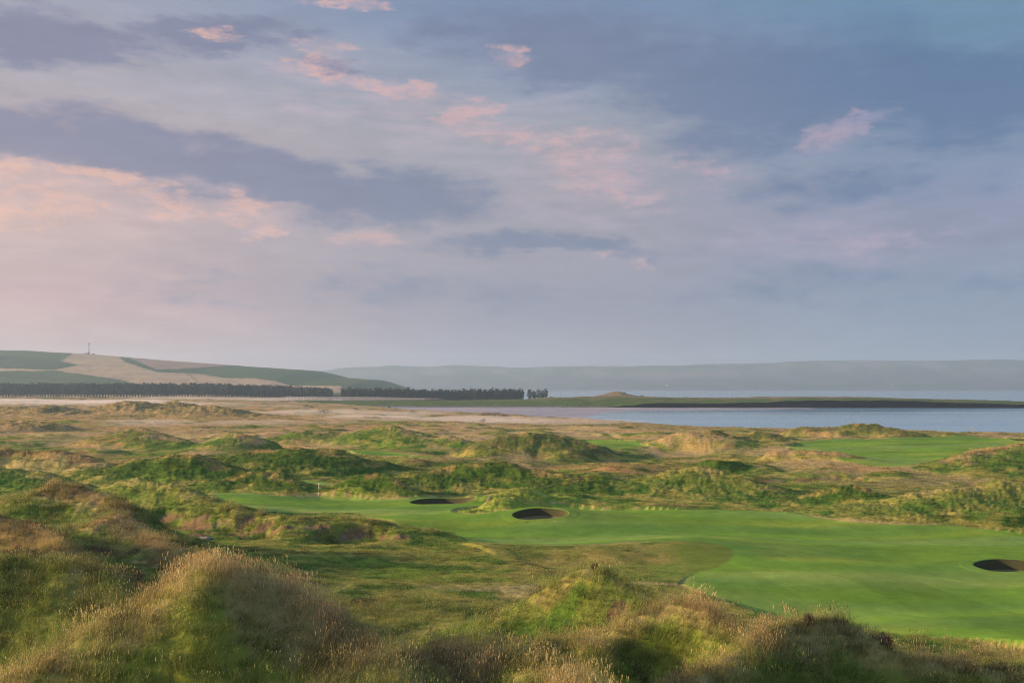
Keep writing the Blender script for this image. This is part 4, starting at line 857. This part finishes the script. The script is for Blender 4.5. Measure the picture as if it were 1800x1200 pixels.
n1 = noise(1, 7, 24, 7, .55, rot=.12, dist=.3); n2 = noise(1, 26, 70, 8, .62, off=(3, 1, 0)); n3 = noise(1, 3.2, 12, 5, .5, off=(1, 7, 0), rot=.1)
v1 = math_('MULTIPLY_ADD', math_('SUBTRACT', n1.outputs[0], .5), .32, math_('MULTIPLY_ADD', math_('SUBTRACT', n2.outputs[0], .5), .26, 1.0))
base = mix(1, base, v1, 'MULTIPLY')
PV_ = summ([ell(200,360,520,150,4),ell(780,180,420,120,8),ell(1080,300,420,150,4),ell(1560,400,420,90,4),ell(300,560,700,60,0),math_('MULTIPLY', ell(1560,210,260,70,-8), .7)])
n5 = noise(1, 16, 75, 7, .6, off=(5, 2, 0), rot=.06)
PVm = smst(math_('ADD', math_('MULTIPLY', PV_, .7), math_('MULTIPLY_ADD', math_('SUBTRACT', n5.outputs[0], .5), 1.5, math_('MULTIPLY', math_('SUBTRACT', n1.outputs[0], .5), .8))), .18, .85)
base = mix(math_('MULTIPLY', PVm, .42), base, mix(tL, lin((228,190,182)), mix(tR, lin((200,178,186)), lin((165,158,186)))))
# darker cloud decks
D = summ([ell(-20,200,360,105,8),ell(250,255,360,95,8),ell(520,300,330,80,7),ell(740,330,270,75,3),ell(150,60,280,75,2),ell(430,50,250,45,-3),
          math_('MULTIPLY', ell(1050,70,420,110,4), .9), ell(1400,140,460,135,6), ell(1700,130,380,150,8), math_('MULTIPLY', ell(1500,310,420,60,4), .55), math_('MULTIPLY', ell(1000,420,380,24,2), .75), math_('MULTIPLY', ell(1300,235,300,90,0), .55), math_('MULTIPLY', ell(780,500,900,75,3), .42), math_('MULTIPLY', ell(1500,490,800,80,0), .38), math_('MULTIPLY', ell(620,105,110,16,5), .9)])
Dm = smst(math_('ADD', D, math_('MULTIPLY_ADD', math_('SUBTRACT', n1.outputs[0], .5), .8, math_('MULTIPLY', math_('SUBTRACT', n2.outputs[0], .5), .8))), .12, .62)
dcol = mix(tR, mix(tL, lin((128,130,158)), lin((118,130,160))), lin((88,118,158)))
base = mix(math_('MULTIPLY', Dm, .88), base, dcol)
# bluish gaps and a light veil
base = mix(math_('MULTIPLY', smst(math_('ADD', ell(1790,10,240,80,0), math_('MULTIPLY', math_('SUBTRACT', n1.outputs[0], .5), .6)), .15, .6), .45), base, lin((118,156,180)))
# warm glow low on the left
base = mix(math_('MULTIPLY', smst(ell(60,370,480,130,5), .0, .9), .45), base, lin((222,186,176)))
# rosy cloud edges
PK = summ([ell(760,150,110,22,12),ell(885,190,60,42,-30),math_('MULTIPLY', ell(980,235,120,30,12), .8),math_('MULTIPLY', ell(1130,310,130,40,20), .8),math_('MULTIPLY', ell(1300,280,120,22,0), .6),math_('MULTIPLY', ell(640,120,150,20,8), .8),ell(100,345,150,48,-4),ell(40,290,160,26,6),ell(360,350,80,36,0),ell(480,362,100,44,6),ell(510,402,50,16,-10),ell(700,397,70,26,-8),ell(30,405,60,22,0),
           math_('MULTIPLY', ell(620,95,100,30,5), .75),math_('MULTIPLY', ell(920,85,70,26,5), .8),math_('MULTIPLY', ell(1535,208,110,34,-16), .95),math_('MULTIPLY', ell(1080,270,180,80,10), .72),math_('MULTIPLY', ell(1190,445,60,10,0), .7),math_('MULTIPLY', ell(1560,405,260,50,4), .6),math_('MULTIPLY', ell(660,0,110,16,0), .9),math_('MULTIPLY', ell(1090,438,40,9,0), 1.), math_('MULTIPLY', ell(250,315,200,22,8), .8), math_('MULTIPLY', ell(440,58,60,16,0), .7)])
n4 = noise(1, 55, 120, 8, .65, off=(2, 5, 0))
PKm = smst(math_('ADD', math_('MULTIPLY', PK, .62), math_('MULTIPLY_ADD', math_('SUBTRACT', n2.outputs[0], .5), 2.2, math_('MULTIPLY', math_('SUBTRACT', n4.outputs[0], .5), 2.0))), .08, .82)
PKm = math_('MULTIPLY', PKm, smst(PK, .02, .3)); base = mix(math_('MULTIPLY', smst(math_('ADD', PK, math_('MULTIPLY', math_('SUBTRACT', n5.outputs[0], .5), .6)), .05, .7), .38), base, mix(tL, lin((232,190,180)), mix(tR, lin((208,180,186)), lin((160,155,184)))))
pcol = mix(tL, lin((252,196,168)), mix(tR, lin((224,182,180)), lin((178,165,188))))
base = mix(math_('MULTIPLY', PKm, .70), base, pcol)
base = mix(1, base, math_('MULTIPLY_ADD', math_('SUBTRACT', n5.outputs[0], .5), .28, 1.0), 'MULTIPLY')
base = mix(1, base, (.68, .67, .69), 'MULTIPLY')
# clear-sky component under the cloud, and off-frame sunward glow added to light the land
skt = nt.nodes.new('ShaderNodeTexSky'); skt.sky_type = 'NISHITA'; skt.sun_disc = False; skt.sun_elevation = sunel; skt.sun_rotation = sunaz; skt.dust_density = 2.
skn = nt.nodes.new('ShaderNodeVectorMath'); skn.operation = 'SCALE'; LK(skt.outputs[0], skn.inputs[0]); skn.inputs[3].default_value = .06
base = mix(.12, base, skn.outputs[0])
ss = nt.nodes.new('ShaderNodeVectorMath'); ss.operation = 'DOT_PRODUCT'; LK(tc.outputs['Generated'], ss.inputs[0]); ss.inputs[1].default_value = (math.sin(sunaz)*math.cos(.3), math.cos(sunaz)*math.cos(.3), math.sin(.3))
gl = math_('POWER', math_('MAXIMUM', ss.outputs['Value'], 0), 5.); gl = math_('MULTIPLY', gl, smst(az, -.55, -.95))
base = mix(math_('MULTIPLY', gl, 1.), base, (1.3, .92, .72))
up = smst(E, .5, 1.6); base = mix(up, base, (.235, .37, .70))  # unseen overhead sky made bluer to light the land and haze
bk = smst(math_('MULTIPLY', Y_, -1), -.1, .5); base = mix(math_('MULTIPLY', bk, .8), base, (.18, .21, .29))  # unseen sky behind the camera dimmed to keep facing slopes dark
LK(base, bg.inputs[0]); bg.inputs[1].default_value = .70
try: W.cycles.sampling_method = 'MANUAL'; W.cycles.sample_map_resolution = 512
except Exception: pass

sun = bpy.data.lights.new('sun', 'SUN'); sun.energy = 5.0; sun.angle = math.radians(2.5); sun.color = (1.0, .69, .42)
so = bpy.data.objects.new('sun', sun); COL.objects.link(so)
dv = Vector((math.sin(sunaz)*math.cos(sunel), math.cos(sunaz)*math.cos(sunel), math.sin(sunel))); so.rotation_euler = dv.to_track_quat('Z', 'Y').to_euler(); so.location = (-50, 0, 60)

# ------------------------------------------------------------------ camera
cd_ = bpy.data.cameras.new('camera'); cam = bpy.data.objects.new('camera', cd_); COL.objects.link(cam); S.camera = cam
cam.location = (0, 0, CH); cam.rotation_euler = (math.radians(90), 0, 0); cd_.sensor_width = 36; cd_.lens = 36; cd_.shift_y = (HZ-600)/1800; cd_.clip_end = 40000; cd_.clip_start = .1
S.view_settings.view_transform = 'Standard'; S.view_settings.look = 'None'; S.view_settings.gamma = 1; S.view_settings.exposure = 1.05; S.view_settings.use_curve_mapping = False
c = S.cycles; c.max_bounces = 4; c.diffuse_bounces = 2; c.glossy_bounces = 2; c.transmission_bounces = 2; c.transparent_max_bounces = 4; c.volume_bounces = 0; c.use_denoising = True; c.denoising_prefilter = 'NONE'; c.filter_width = 1.1
